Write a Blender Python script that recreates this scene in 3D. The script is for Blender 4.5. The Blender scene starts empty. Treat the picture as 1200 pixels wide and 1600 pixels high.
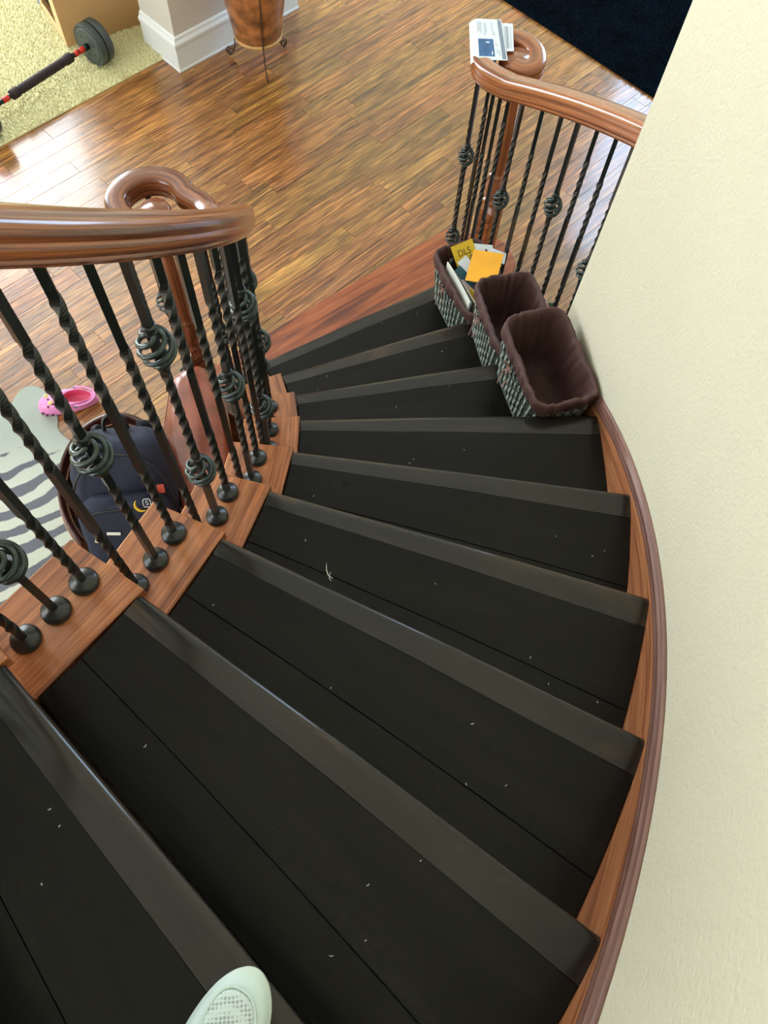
import bpy, math, random
import numpy as np
from mathutils import Vector, Matrix, noise
random.seed(7)
S = bpy.context.scene
COL = S.collection
PI = math.pi; cos = math.cos; sin = math.sin

# ------------------------------------------------------------------ camera
cam_d = bpy.data.cameras.new('camera'); cam = bpy.data.objects.new('camera', cam_d); COL.objects.link(cam)
_R = ((0.9960817941, 0.0506780492, -0.0724762672), (-0.0763726299, 0.9061398251, -0.4160262478), (0.0445901421, 0.4199313667, 0.9064597986))
cam.matrix_world = Matrix.Translation((1.37794, -1.26137, 2.98242)) @ Matrix([list(r) for r in _R]).to_4x4()
cam_d.sensor_fit = 'VERTICAL'; cam_d.sensor_height = 32.0; cam_d.lens = 1214.9 / 1600 * 32.0
cam_d.clip_start = 0.02; cam_d.clip_end = 100
S.camera = cam

# ------------------------------------------------------------------ world, exposure, window light
A40 = math.radians(40)
def uv2(u, v, z=0.0):                 # room axes are turned 40 degrees from the stair axes
    return (u * cos(A40) - v * sin(A40), u * sin(A40) + v * cos(A40), z)
W = bpy.data.worlds.new('world'); S.world = W; W.use_nodes = True
bg = W.node_tree.nodes['Background']; bg.inputs[0].default_value = (0.55, 0.72, 1.0, 1); bg.inputs[1].default_value = 1.0
S.view_settings.view_transform = 'Standard'; S.view_settings.look = 'None'; S.view_settings.gamma = 1.0
S.view_settings.exposure = 0.0
S.cycles.use_denoising = True
S.cycles.max_bounces = 8
S.cycles.diffuse_bounces = 5
def window_light(name, u, v, z, face, w, h, power, col):
    d = bpy.data.lights.new(name, 'AREA'); d.shape = 'RECTANGLE'; d.size = w; d.size_y = h; d.energy = power; d.color = col
    o = bpy.data.objects.new(name, d); COL.objects.link(o); o.location = uv2(u, v, z)
    dirv = Vector(uv2(face[0], face[1], face[2] if len(face) > 2 else 0))
    o.rotation_euler = dirv.to_track_quat('-Z', 'Y').to_euler()
    return o
U0, U1, V0, V1, ZC = -3.6, 6.2, -4.6, 6.3, 5.4
WIN = [  # wall side, centre along wall, z, width, height, power, colour
    ('far', 1.85, 2.85, 3.2, 4.3, 460, (0.86, 0.93, 1.0)),
    ('left', 0.6, 2.6, 3.6, 3.9, 225, (0.90, 0.95, 1.0)),
    ('left', -3.2, 3.4, 1.8, 2.6, 170, (0.66, 0.82, 1.0)),
    ('right', 0.0, 2.2, 2.0, 2.0, 115, (0.50, 0.72, 1.0)),
]
for i, (side, c, z, w, h, pw, col) in enumerate(WIN):
    if side == 'far': window_light('window_daylight', c, V1 - 0.06, z, (0, -1), w, h, pw, col)
    elif side == 'left': window_light('window_daylight', U0 + 0.06, c, z, (1, 0), w, h, pw, col)
    else: window_light('window_daylight', U1 - 0.06, c, z, (-1, 0), w, h, pw, col)

# ------------------------------------------------------------------ helpers
ORG = {}
def tag(o, label=None, cat=None, group=None, kind=None):
    if label: o['label'] = label
    if cat: o['category'] = cat
    if group: o['group'] = group
    if kind: o['kind'] = kind
    return o
def empty(name, loc, label=None, cat=None, group=None, kind=None):
    o = bpy.data.objects.new(name, None); COL.objects.link(o); o.location = loc; o.empty_display_size = 0.1
    ORG[o.name] = Vector(loc)
    return tag(o, label, cat, group, kind)
class MB:
    def __init__(s): s.v = []; s.f = []; s.uv = []; s.sm = []
    def face(s, idx, uv=None, smooth=False):
        s.f.append(tuple(idx)); s.uv.append(uv); s.sm.append(smooth)
    def loft(s, secs, closed=True, caps=True, smooth=True, uo=0.0):
        n = len(secs[0]); b = len(s.v); L = [uo]
        for i in range(1, len(secs)):
            L.append(L[-1] + (Vector(secs[i][0]) - Vector(secs[i-1][0])).length * 0.5 + (Vector(secs[i][n//2]) - Vector(secs[i-1][n//2])).length * 0.5)
        P = [0.0]
        for j in range(1, n + 1): P.append(P[-1] + (Vector(secs[0][j % n]) - Vector(secs[0][j-1])).length)
        for sec in secs: s.v += [tuple(p) for p in sec]
        m = n if closed else n - 1
        for i in range(len(secs) - 1):
            for j in range(m):
                k = (j + 1) % n
                s.face((b+i*n+j, b+i*n+k, b+(i+1)*n+k, b+(i+1)*n+j), ((L[i], P[j]), (L[i], P[j+1]), (L[i+1], P[j+1]), (L[i+1], P[j])), smooth)
        if caps and closed:
            s.face([b + j for j in range(n)][::-1]); s.face([b + (len(secs)-1)*n + j for j in range(n)])
        return s
    def tube(s, path, r, n=8, caps=True, up=None):
        path = [Vector(p) for p in path]; secs = []
        N = None
        for i, p in enumerate(path):
            t = (path[min(i+1, len(path)-1)] - path[max(i-1, 0)])
            if t.length < 1e-9: t = Vector((0, 0, 1))
            t.normalize()
            if N is None:
                a = Vector((0, 0, 1)) if abs(t.z) < .9 else Vector((1, 0, 0)); N = a.cross(t).normalized()
            else:
                N = (N - t * N.dot(t)); N.normalize()
            B = t.cross(N); rr = r[i] if hasattr(r, '__len__') else r
            secs.append([p + (N * cos(2*PI*j/n) + B * sin(2*PI*j/n)) * rr for j in range(n)])
        return s.loft(secs, True, caps)
    def lathe(s, prof, c=(0, 0, 0), n=24, caps=True):
        secs = [[(c[0] + r * cos(2*PI*j/n), c[1] + r * sin(2*PI*j/n), c[2] + z) for j in range(n)] for r, z in prof]
        return s.loft(secs, True, caps)
    def box(s, c, sz, rz=0.0, ch=0.0, M=None):
        x, y, z = sz[0]/2, sz[1]/2, sz[2]/2; b = len(s.v)
        if ch <= 0:
            ring = [(-x, -y), (x, -y), (x, y), (-x, y)]; lv = [(ring, -z), (ring, z)]
        else:
            def rg(x, y, i): return [(-x+i, -y), (x-i, -y), (x, -y+i), (x, y-i), (x-i, y), (-x+i, y), (-x, y-i), (-x, -y+i)]
            lv = [(rg(x-ch, y-ch, ch), -z), (rg(x, y, ch), -z+ch), (rg(x, y, ch), z-ch), (rg(x-ch, y-ch, ch), z)]
        T = Matrix.Translation(c) @ Matrix.Rotation(rz, 4, 'Z')
        if M is not None: T = M @ T
        secs = [[tuple(T @ Vector((px, py, zz))) for px, py in r] for r, zz in lv]
        n = len(secs[0])
        for sec in secs: s.v += sec
        def uvof(k):
            i, j = divmod(k, n); px, py = lv[i][0][j]; return (px + py * 0.0, py + lv[i][1])
        for i in range(len(secs)-1):
            for j in range(n):
                q = (j + 1) % n; ids = (i*n+j, i*n+q, (i+1)*n+q, (i+1)*n+j)
                s.face([b + t for t in ids], [uvof(t) for t in ids])
        ids = list(range(n))[::-1]; s.face([b+t for t in ids], [uvof(t) for t in ids])
        ids = [(len(secs)-1)*n + j for j in range(n)]; s.face([b+t for t in ids], [uvof(t) for t in ids])
        return s
    def prism(s, poly, z0, z1, gd=(1, 0), ch=0.0, M=None):   # gd: grain direction in plan
        gx, gy = gd; l = math.hypot(gx, gy); gx /= l; gy /= l
        cx = sum(p[0] for p in poly)/len(poly); cy = sum(p[1] for p in poly)/len(poly)
        n = len(poly); b = len(s.v)
        ar = sum(poly[i][0]*poly[(i+1) % n][1]-poly[(i+1) % n][0]*poly[i][1] for i in range(n))
        if ar < 0: poly = poly[::-1]
        def ins(d):
            out = []
            for i in range(n):
                p0 = Vector(poly[i-1]); p1 = Vector(poly[i]); p2 = Vector(poly[(i+1) % n])
                a = (p1-p0).normalized(); c = (p2-p1).normalized()
                na = Vector((-a.y, a.x)); nc = Vector((-c.y, c.x)); m = (na+nc)
                k = d / max(0.3, m.dot(na)); q = p1 + m * k; out.append((q.x, q.y))
            return out
        lv = [(poly, z0), (poly, z1)] if ch <= 0 else [(poly, z0), (poly, z1-ch), (ins(ch), z1)]
        uvs = []
        for r, z in lv:
            for p in r:
                q = Vector((p[0], p[1], z))
                if M is not None: q = M @ q
                s.v.append(tuple(q))
                uvs.append(((p[0]-cx)*gx+(p[1]-cy)*gy, -(p[0]-cx)*gy+(p[1]-cy)*gx + z))
        for i in range(len(lv)-1):
            for j in range(n):
                q = (j+1) % n; ids = (i*n+j, i*n+q, (i+1)*n+q, (i+1)*n+j); s.face([b+t for t in ids], [uvs[t] for t in ids])
        ids = list(range(n))[::-1]; s.face([b+t for t in ids], [uvs[t] for t in ids])
        ids = [(len(lv)-1)*n+j for j in range(n)]; s.face([b+t for t in ids], [uvs[t] for t in ids])
        return s
    def grid(s, rows, closed=True, smooth=True, cap_last=False):
        b = len(s.v); n = len(rows[0])
        for r in rows: s.v += [tuple(p) for p in r]
        for i in range(len(rows)-1):
            for j in range(n if closed else n-1):
                k = (j+1) % n; s.face((b+i*n+j, b+i*n+k, b+(i+1)*n+k, b+(i+1)*n+j), ((j/n, i/len(rows)), ((j+1)/n, i/len(rows)), ((j+1)/n, (i+1)/len(rows)), (j/n, (i+1)/len(rows))), smooth)
        if cap_last: s.face([b+(len(rows)-1)*n+j for j in range(n)], None, smooth)
        return s
    def build(s, name, mat, parent=None, local=False, label=None, cat=None, group=None, kind=None, origin=None):
        o_ = Vector((0, 0, 0))
        if parent is not None and not local: o_ = ORG.get(parent.name, Vector((0, 0, 0)))
        if origin is not None: o_ = Vector(origin)
        me = bpy.data.meshes.new(name)
        me.from_pydata([(x-o_.x, y-o_.y, z-o_.z) for x, y, z in s.v], [], s.f)
        me.polygons.foreach_set('use_smooth', s.sm)
        if any(u is not None for u in s.uv):
            uvl = me.uv_layers.new(name='UVMap'); k = 0
            for f, u in zip(s.f, s.uv):
                for i in range(len(f)):
                    uvl.data[k].uv = u[i] if u is not None else (s.v[f[i]][0], s.v[f[i]][1] + s.v[f[i]][2]); k += 1
        me.materials.append(mat); me.update()
        o = bpy.data.objects.new(name, me); COL.objects.link(o)
        if parent is not None:
            o.parent = parent
            if not local: ORG[o.name] = ORG.get(parent.name, Vector((0, 0, 0)))
        elif origin is not None:
            o.location = o_; ORG[o.name] = o_
        return tag(o, label, cat, group, kind)
def catmull(P, m=8):
    P = [Vector(p) for p in P]; out = []
    for i in range(len(P)-1):
        p0 = P[max(i-1, 0)]; p1 = P[i]; p2 = P[i+1]; p3 = P[min(i+2, len(P)-1)]
        for k in range(m):
            t = k/m
            out.append(0.5*((2*p1)+(-p0+p2)*t+(2*p0-5*p1+4*p2-p3)*t*t+(-p0+3*p1-3*p2+p3)*t**3))
    out.append(P[-1]); return out
def copy_tree(o, parent=None):
    c = o.copy(); COL.objects.link(c)
    if parent is not None: c.parent = parent
    for ch in list(o.children): copy_tree(ch, c)
    return c
def pol(r, a, z): return (r*cos(a), r*sin(a), z)

# ------------------------------------------------------------------ materials
def newmat(name):
    m = bpy.data.materials.new(name); m.use_nodes = True
    nt = m.node_tree; return m, nt, nt.nodes['Principled BSDF']
def N(nt, t, **kw):
    n = nt.nodes.new(t)
    for k, v in kw.items():
        if k in n.inputs: n.inputs[k].default_value = v
        else: setattr(n, k, v)
    return n
def plain(name, col, rough=0.5, metal=0.0, bump=0.0, bscale=200, spec=0.5, coat=0.0, var=0.0, vscale=8):
    m, nt, p = newmat(name)
    p.inputs['Base Color'].default_value = (*col, 1); p.inputs['Roughness'].default_value = rough
    p.inputs['Metallic'].default_value = metal; p.inputs['Specular IOR Level'].default_value = spec
    p.inputs['Coat Weight'].default_value = coat; p.inputs['Coat Roughness'].default_value = 0.15
    tc = N(nt, 'ShaderNodeTexCoord')
    if var > 0:
        n = N(nt, 'ShaderNodeTexNoise'); n.inputs['Scale'].default_value = vscale; n.inputs['Detail'].default_value = 5
        nt.links.new(tc.outputs['Object'], n.inputs['Vector'])
        r = N(nt, 'ShaderNodeValToRGB'); e = r.color_ramp.elements
        e[0].position = 0.3; e[1].position = 0.7
        e[0].color = (*[c*(1-var) for c in col], 1); e[1].color = (*[min(1, c*(1+var)) for c in col], 1)
        nt.links.new(n.outputs['Fac'], r.inputs['Fac']); nt.links.new(r.outputs['Color'], p.inputs['Base Color'])
    if bump > 0:
        n = N(nt, 'ShaderNodeTexNoise'); n.inputs['Scale'].default_value = bscale; n.inputs['Detail'].default_value = 4
        nt.links.new(tc.outputs['Object'], n.inputs['Vector'])
        b = N(nt, 'ShaderNodeBump'); b.inputs['Strength'].default_value = bump; b.inputs['Distance'].default_value = 0.002
        nt.links.new(n.outputs['Fac'], b.inputs['Height']); nt.links.new(b.outputs['Normal'], p.inputs['Normal'])
    return m
def wood(name, cols, rough=0.35, su=2.0, sv=30.0, fine=220.0, bump=0.15, coat=0.0, patch=None, rvar=0.0, randval=0.0, spec=0.5, streak=0.35, wear=None):
    """grain runs along U; cols: list of (position, colour)"""
    m, nt, p = newmat(name); L = nt.links.new
    uv = N(nt, 'ShaderNodeUVMap'); oi = N(nt, 'ShaderNodeObjectInfo')
    add = N(nt, 'ShaderNodeVectorMath', operation='ADD'); comb = N(nt, 'ShaderNodeCombineXYZ')
    mul = N(nt, 'ShaderNodeMath', operation='MULTIPLY'); mul.inputs[1].default_value = 37.0
    L(oi.outputs['Random'], mul.inputs[0]); L(mul.outputs[0], comb.inputs[0]); L(mul.outputs[0], comb.inputs[1]); L(mul.outputs[0], comb.inputs[2])
    L(uv.outputs[0], add.inputs[0]); L(comb.outputs[0], add.inputs[1])
    def nz(sx, sy, det, dist=0.0):
        mp = N(nt, 'ShaderNodeMapping'); mp.inputs['Scale'].default_value = (sx, sy, 1)
        L(add.outputs[0], mp.inputs['Vector']); n = N(nt, 'ShaderNodeTexNoise'); n.inputs['Scale'].default_value = 1.0
        n.inputs['Detail'].default_value = det; n.inputs['Distortion'].default_value = dist
        L(mp.outputs[0], n.inputs['Vector']); return n.outputs['Fac']
    a = nz(su, sv, 6, 0.8); f = nz(su*4, fine, 4, 0.2)
    r = N(nt, 'ShaderNodeValToRGB'); e = r.color_ramp.elements
    while len(e) < len(cols): e.new(0.5)
    for el, (pos, c) in zip(e, cols): el.position = pos; el.color = (*c, 1)
    L(a, r.inputs['Fac'])
    mix = N(nt, 'ShaderNodeMix', data_type='RGBA', blend_type='MULTIPLY')
    fr = N(nt, 'ShaderNodeMapRange'); fr.inputs['From Min'].default_value = 0.35; fr.inputs['From Max'].default_value = 0.65
    fr.inputs['To Min'].default_value = 1.0 - streak; fr.inputs['To Max'].default_value = 1.0
    L(f, fr.inputs['Value']); mix.inputs[0].default_value = 1.0
    L(r.outputs['Color'], mix.inputs[6]); L(fr.outputs[0], mix.inputs[7]); out = mix.outputs[2]
    if patch:
        pn = nz(patch[0], patch[1], 3, 0.5); pr = N(nt, 'ShaderNodeMapRange'); pr.inputs['From Min'].default_value = 0.35; pr.inputs['From Max'].default_value = 0.7
        pr.inputs['To Min'].default_value = 1 - patch[2]; pr.inputs['To Max'].default_value = 1 + patch[2]
        L(pn, pr.inputs['Value']); mx = N(nt, 'ShaderNodeVectorMath', operation='SCALE'); L(out, mx.inputs[0]); L(pr.outputs[0], mx.inputs['Scale']); out = mx.outputs[0]
    if randval > 0:
        hs = N(nt, 'ShaderNodeHueSaturation'); rr = N(nt, 'ShaderNodeMapRange'); rr.inputs['To Min'].default_value = 1-randval; rr.inputs['To Max'].default_value = 1+randval
        L(oi.outputs['Random'], rr.inputs['Value']); L(rr.outputs[0], hs.inputs['Value'])
        wn = N(nt, 'ShaderNodeTexWhiteNoise', noise_dimensions='1D'); L(mul.outputs[0], wn.inputs['W'])
        r2 = N(nt, 'ShaderNodeMapRange'); r2.inputs['To Min'].default_value = 0.49; r2.inputs['To Max'].default_value = 0.512
        L(wn.outputs['Value'], r2.inputs['Value']); L(r2.outputs[0], hs.inputs['Hue']); L(out, hs.inputs['Color']); out = hs.outputs['Color']
    if wear:
        wnn = nz(wear[0], wear[1], 8, 1.5); wr = N(nt, 'ShaderNodeMapRange'); wr.inputs['From Min'].default_value = wear[2]; wr.inputs['From Max'].default_value = wear[2]+0.12
        L(wnn, wr.inputs['Value']); wm = N(nt, 'ShaderNodeMix', data_type='RGBA'); L(wr.outputs[0], wm.inputs[0]); L(out, wm.inputs[6]); wm.inputs[7].default_value = (*wear[3], 1); out = wm.outputs[2]
    L(out, p.inputs['Base Color'])
    p.inputs['Roughness'].default_value = rough; p.inputs['Specular IOR Level'].default_value = spec
    p.inputs['Coat Weight'].default_value = coat; p.inputs['Coat Roughness'].default_value = 0.12
    if rvar > 0:
        rn = nz(3, 9, 5, 1.0); rm = N(nt, 'ShaderNodeMapRange'); rm.inputs['From Min'].default_value = .3; rm.inputs['From Max'].default_value = .7
        rm.inputs['To Min'].default_value = max(0.03, rough-rvar); rm.inputs['To Max'].default_value = rough+rvar; L(rn, rm.inputs['Value']); L(rm.outputs[0], p.inputs['Roughness'])
    if bump > 0:
        ad = N(nt, 'ShaderNodeMath', operation='ADD'); L(f, ad.inputs[0]); L(a, ad.inputs[1])
        b = N(nt, 'ShaderNodeBump'); b.inputs['Strength'].default_value = bump; b.inputs['Distance'].default_value = 0.002
        L(ad.outputs[0], b.inputs['Height']); L(b.outputs['Normal'], p.inputs['Normal'])
    return m
M = {}
M['mahog'] = wood('reddish_cap_wood', [(0.30, (0.17, 0.048, 0.02)), (0.46, (0.46, 0.150, 0.055)), (0.68, (0.64, 0.245, 0.095))], 0.32, 2.2, 40, 260, 0.14, coat=0.45, streak=0.45)
M['starter'] = wood('red_starter_wood', [(0.30, (0.12, 0.022, 0.010)), (0.48, (0.33, 0.070, 0.020)), (0.70, (0.52, 0.15, 0.045))], 0.28, 2.2, 30, 240, 0.08, coat=0.4, streak=0.35)
M['rail'] = wood('handrail_wood', [(0.30, (0.09, 0.022, 0.008)), (0.48, (0.26, 0.072, 0.026)), (0.66, (0.46, 0.160, 0.062))], 0.24, 1.2, 75, 400, 0.06, coat=0.55, streak=0.6)
M['railR'] = wood('handrail_wood_light', [(0.30, (0.20, 0.055, 0.022)), (0.50, (0.42, 0.125, 0.042)), (0.70, (0.56, 0.20, 0.075))], 0.22, 1.6, 60, 400, 0.06, coat=0.7, streak=0.4)
M['skirt'] = wood('skirt_wood', [(0.30, (0.28, 0.09, 0.04)), (0.50, (0.54, 0.20, 0.085)), (0.70, (0.68, 0.30, 0.14))], 0.35, 2.0, 40, 300, 0.08, coat=0.2, streak=0.35)
M['trim'] = wood('skirt_trim_wood', [(0.30, (0.14, 0.06, 0.045)), (0.50, (0.22, 0.105, 0.085)), (0.70, (0.30, 0.16, 0.13))], 0.25, 2.0, 60, 300, 0.05, coat=0.4, streak=0.3)
M['tread'] = wood('dark_tread_wood', [(0.30, (0.0035, 0.0032, 0.0030)), (0.55, (0.0060, 0.0056, 0.0048)), (0.80, (0.011, 0.010, 0.008))], 0.34, 1.6, 18, 160, 0.05, rvar=0.10, streak=0.3, spec=0.20, wear=(7, 40, 0.72, (0.030, 0.028, 0.024)))
M['nose'] = wood('dark_nosing_wood', [(0.32, (0.0065, 0.006, 0.005)), (0.52, (0.012, 0.0105, 0.008)), (0.72, (0.030, 0.020, 0.011))], 0.36, 1.6, 20, 160, 0.05, rvar=0.08, streak=0.3, spec=0.25, coat=0.55, wear=(3, 9, 0.60, (0.052, 0.028, 0.012)))
M['riser'] = plain('riser_black', (0.006, 0.0055, 0.005), 0.5, spec=0.3)
M['floorw'] = wood('floor_wood', [(0.25, (0.12, 0.045, 0.018)), (0.42, (0.31, 0.120, 0.034)), (0.58, (0.53, 0.225, 0.058)), (0.78, (0.72, 0.37, 0.11))], 0.30, 2.2, 55, 120, 0.5, patch=(3, 9, 0.25), randval=0.13, streak=0.62, rvar=0.06, coat=0.9)
M['floorbase'] = plain('floor_base', (0.26, 0.105, 0.035), 0.4, var=0.3, vscale=6)
M['wall'] = plain('cream_wall_paint', (0.74, 0.705, 0.555), 0.75, bump=1.0, bscale=120, var=0.015, vscale=3)
M['ceil'] = plain('ceiling_paint', (0.80, 0.79, 0.74), 0.9)
M['pier'] = plain('grey_wall_paint', (0.66, 0.63, 0.58), 0.75, bump=0.4, bscale=150)
M['white'] = plain('white_trim_paint', (0.82, 0.86, 0.88), 0.35, bump=0.05, bscale=60)
M['glass'] = plain('window_glass', (0.8, 0.85, 0.9), 0.1)
M['iron'] = plain('black_iron', (0.009, 0.013, 0.013), 0.34, metal=0.0, bump=0.2, bscale=300, spec=0.6, var=0.2, vscale=60)
M['iron_glint'] = plain('greenish_iron', (0.035, 0.055, 0.052), 0.30, metal=0.35, bump=0.2, bscale=300, spec=0.7, var=0.4, vscale=90)  # paler iron for the twisted baskets, their teal highlight put into the colour
M['carpet'] = plain('beige_carpet', (0.93, 0.80, 0.46), 0.95, var=0.28, vscale=75)
M['navy'] = plain('navy_rug_pile', (0.0010, 0.0045, 0.009), 1.0, var=0.5, vscale=6, spec=0.1)
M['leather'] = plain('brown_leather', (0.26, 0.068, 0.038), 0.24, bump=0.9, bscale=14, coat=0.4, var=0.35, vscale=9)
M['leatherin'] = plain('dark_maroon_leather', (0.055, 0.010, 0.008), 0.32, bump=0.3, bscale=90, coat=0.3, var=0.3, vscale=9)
M['piping'] = plain('tan_piping', (0.42, 0.22, 0.14), 0.4)
M['bag'] = plain('navy_bag_fabric', (0.010, 0.016, 0.042), 0.75, bump=0.5, bscale=500, var=0.25, vscale=12)
M['bagdark'] = plain('dark_navy_fabric', (0.008, 0.010, 0.022), 0.7, bump=0.4, bscale=400)
M['zip'] = plain('black_zip', (0.006, 0.006, 0.008), 0.4)
M['cream'] = plain('cream_tag', (0.75, 0.68, 0.45), 0.5)
M['whitep'] = plain('white_print', (0.85, 0.87, 0.86), 0.5)
M['yellowp'] = plain('yellow_print', (0.80, 0.55, 0.02), 0.5)
M['redp'] = plain('red_print', (0.55, 0.08, 0.05), 0.5)
M['paper'] = plain('white_paper', (0.80, 0.86, 0.92), 0.55)
M['paperw'] = plain('cream_paper', (0.82, 0.84, 0.78), 0.6)
M['paperblue'] = plain('blue_photo_print', (0.03, 0.13, 0.34), 0.3, var=0.4, vscale=40)
M['papergrey'] = plain('grey_print', (0.22, 0.27, 0.36), 0.5)
M['ink'] = plain('grey_ink', (0.30, 0.36, 0.46), 0.6)
M['darkink'] = plain('dark_ink', (0.12, 0.08, 0.02), 0.6)
M['yellow'] = plain('yellow_envelope_paper', (0.88, 0.58, 0.03), 0.6, var=0.06, vscale=20)
M['orange'] = plain('orange_envelope_paper', (0.92, 0.42, 0.02), 0.55, var=0.10, vscale=10)
M['teal'] = plain('teal_card', (0.02, 0.11, 0.16), 0.4)
M['pinkc'] = plain('pale_pink_paper', (0.62, 0.50, 0.55), 0.5)
M['purple'] = plain('dark_purple_card', (0.05, 0.015, 0.07), 0.4)
M['olive'] = plain('olive_print', (0.16, 0.13, 0.07), 0.4, var=0.6, vscale=60)
M['blackp'] = plain('black_plastic', (0.008, 0.008, 0.009), 0.35)
M['liner'] = plain('brown_liner_cloth', (0.074, 0.031, 0.027), 0.72, bump=0.3, bscale=600, var=0.12, vscale=20)
M['wickerl'] = plain('sage_wicker', (0.30, 0.36, 0.31), 0.5, bump=0.3, bscale=200, var=0.25, vscale=60)
M['wickerd'] = plain('dark_wicker', (0.045, 0.06, 0.052), 0.6, var=0.4, vscale=60)
M['pink'] = plain('pink_foam', (0.80, 0.27, 0.58), 0.38, var=0.05, vscale=10)
M['pinkin'] = plain('deep_pink_foam', (0.72, 0.10, 0.22), 0.5)
M['hole'] = plain('dark_hole', (0.10, 0.01, 0.05), 0.8)
M['greyb'] = plain('grey_button', (0.20, 0.22, 0.32), 0.3)
M['charm'] = plain('yellow_charm', (0.82, 0.62, 0.25), 0.4, var=0.3, vscale=150)
M['shoe'] = plain('white_shoe_knit', (0.62, 0.76, 0.74), 0.55, bump=0.2, bscale=300)
M['shoesole'] = plain('white_sole_rubber', (0.66, 0.78, 0.72), 0.4)
M['card'] = plain('cardboard', (0.52, 0.31, 0.13), 0.8, var=0.06, vscale=4)
M['cardl'] = plain('cardboard_pale', (0.72, 0.52, 0.27), 0.8)
M['tape'] = plain('blue_tape', (0.05, 0.22, 0.75), 0.4)
M['plate'] = plain('grey_weight_plastic', (0.055, 0.072, 0.072), 0.45, bump=0.2, bscale=250)
M['grip'] = plain('dark_foam_grip', (0.020, 0.010, 0.012), 0.7, bump=0.3, bscale=300)
M['red'] = plain('red_paint', (0.62, 0.03, 0.015), 0.35)
M['steel'] = plain('dark_steel', (0.03, 0.05, 0.05), 0.25, metal=0.8)
M['wire'] = plain('brown_wire', (0.10, 0.06, 0.04), 0.4, metal=0.6)
M['copper'] = plain('mottled_copper_glaze', (0.33, 0.125, 0.040), 0.35, bump=0.25, bscale=40, var=0.65, vscale=16, coat=0.3)
M['copperl'] = plain('pale_copper_rim', (0.60, 0.36, 0.13), 0.4, var=0.2, vscale=20)
M['green'] = plain('dark_green_felt', (0.008, 0.05, 0.02), 0.8)
M['ribbon'] = plain('brown_ribbon', (0.20, 0.10, 0.08), 0.6)

# hex-mesh fabric of the shoe toe
def hexmat():
    m, nt, p = newmat('perforated_shoe_mesh'); L = nt.links.new
    tc = N(nt, 'ShaderNodeTexCoord'); v = N(nt, 'ShaderNodeTexVoronoi'); v.inputs['Scale'].default_value = 210; v.inputs['Randomness'].default_value = 0.12
    L(tc.outputs['Object'], v.inputs['Vector']); r = N(nt, 'ShaderNodeValToRGB'); e = r.color_ramp.elements
    e[0].position = 0.25; e[0].color = (0.33, 0.40, 0.43, 1); e[1].position = 0.5; e[1].color = (0.64, 0.76, 0.76, 1)
    L(v.outputs['Distance'], r.inputs['Fac']); L(r.outputs['Color'], p.inputs['Base Color']); p.inputs['Roughness'].default_value = 0.6
    b = N(nt, 'ShaderNodeBump'); b.inputs['Strength'].default_value = 0.6; b.inputs['Distance'].default_value = 0.002
    L(v.outputs['Distance'], b.inputs['Height']); L(b.outputs['Normal'], p.inputs['Normal']); return m
M['hex'] = hexmat()
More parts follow.
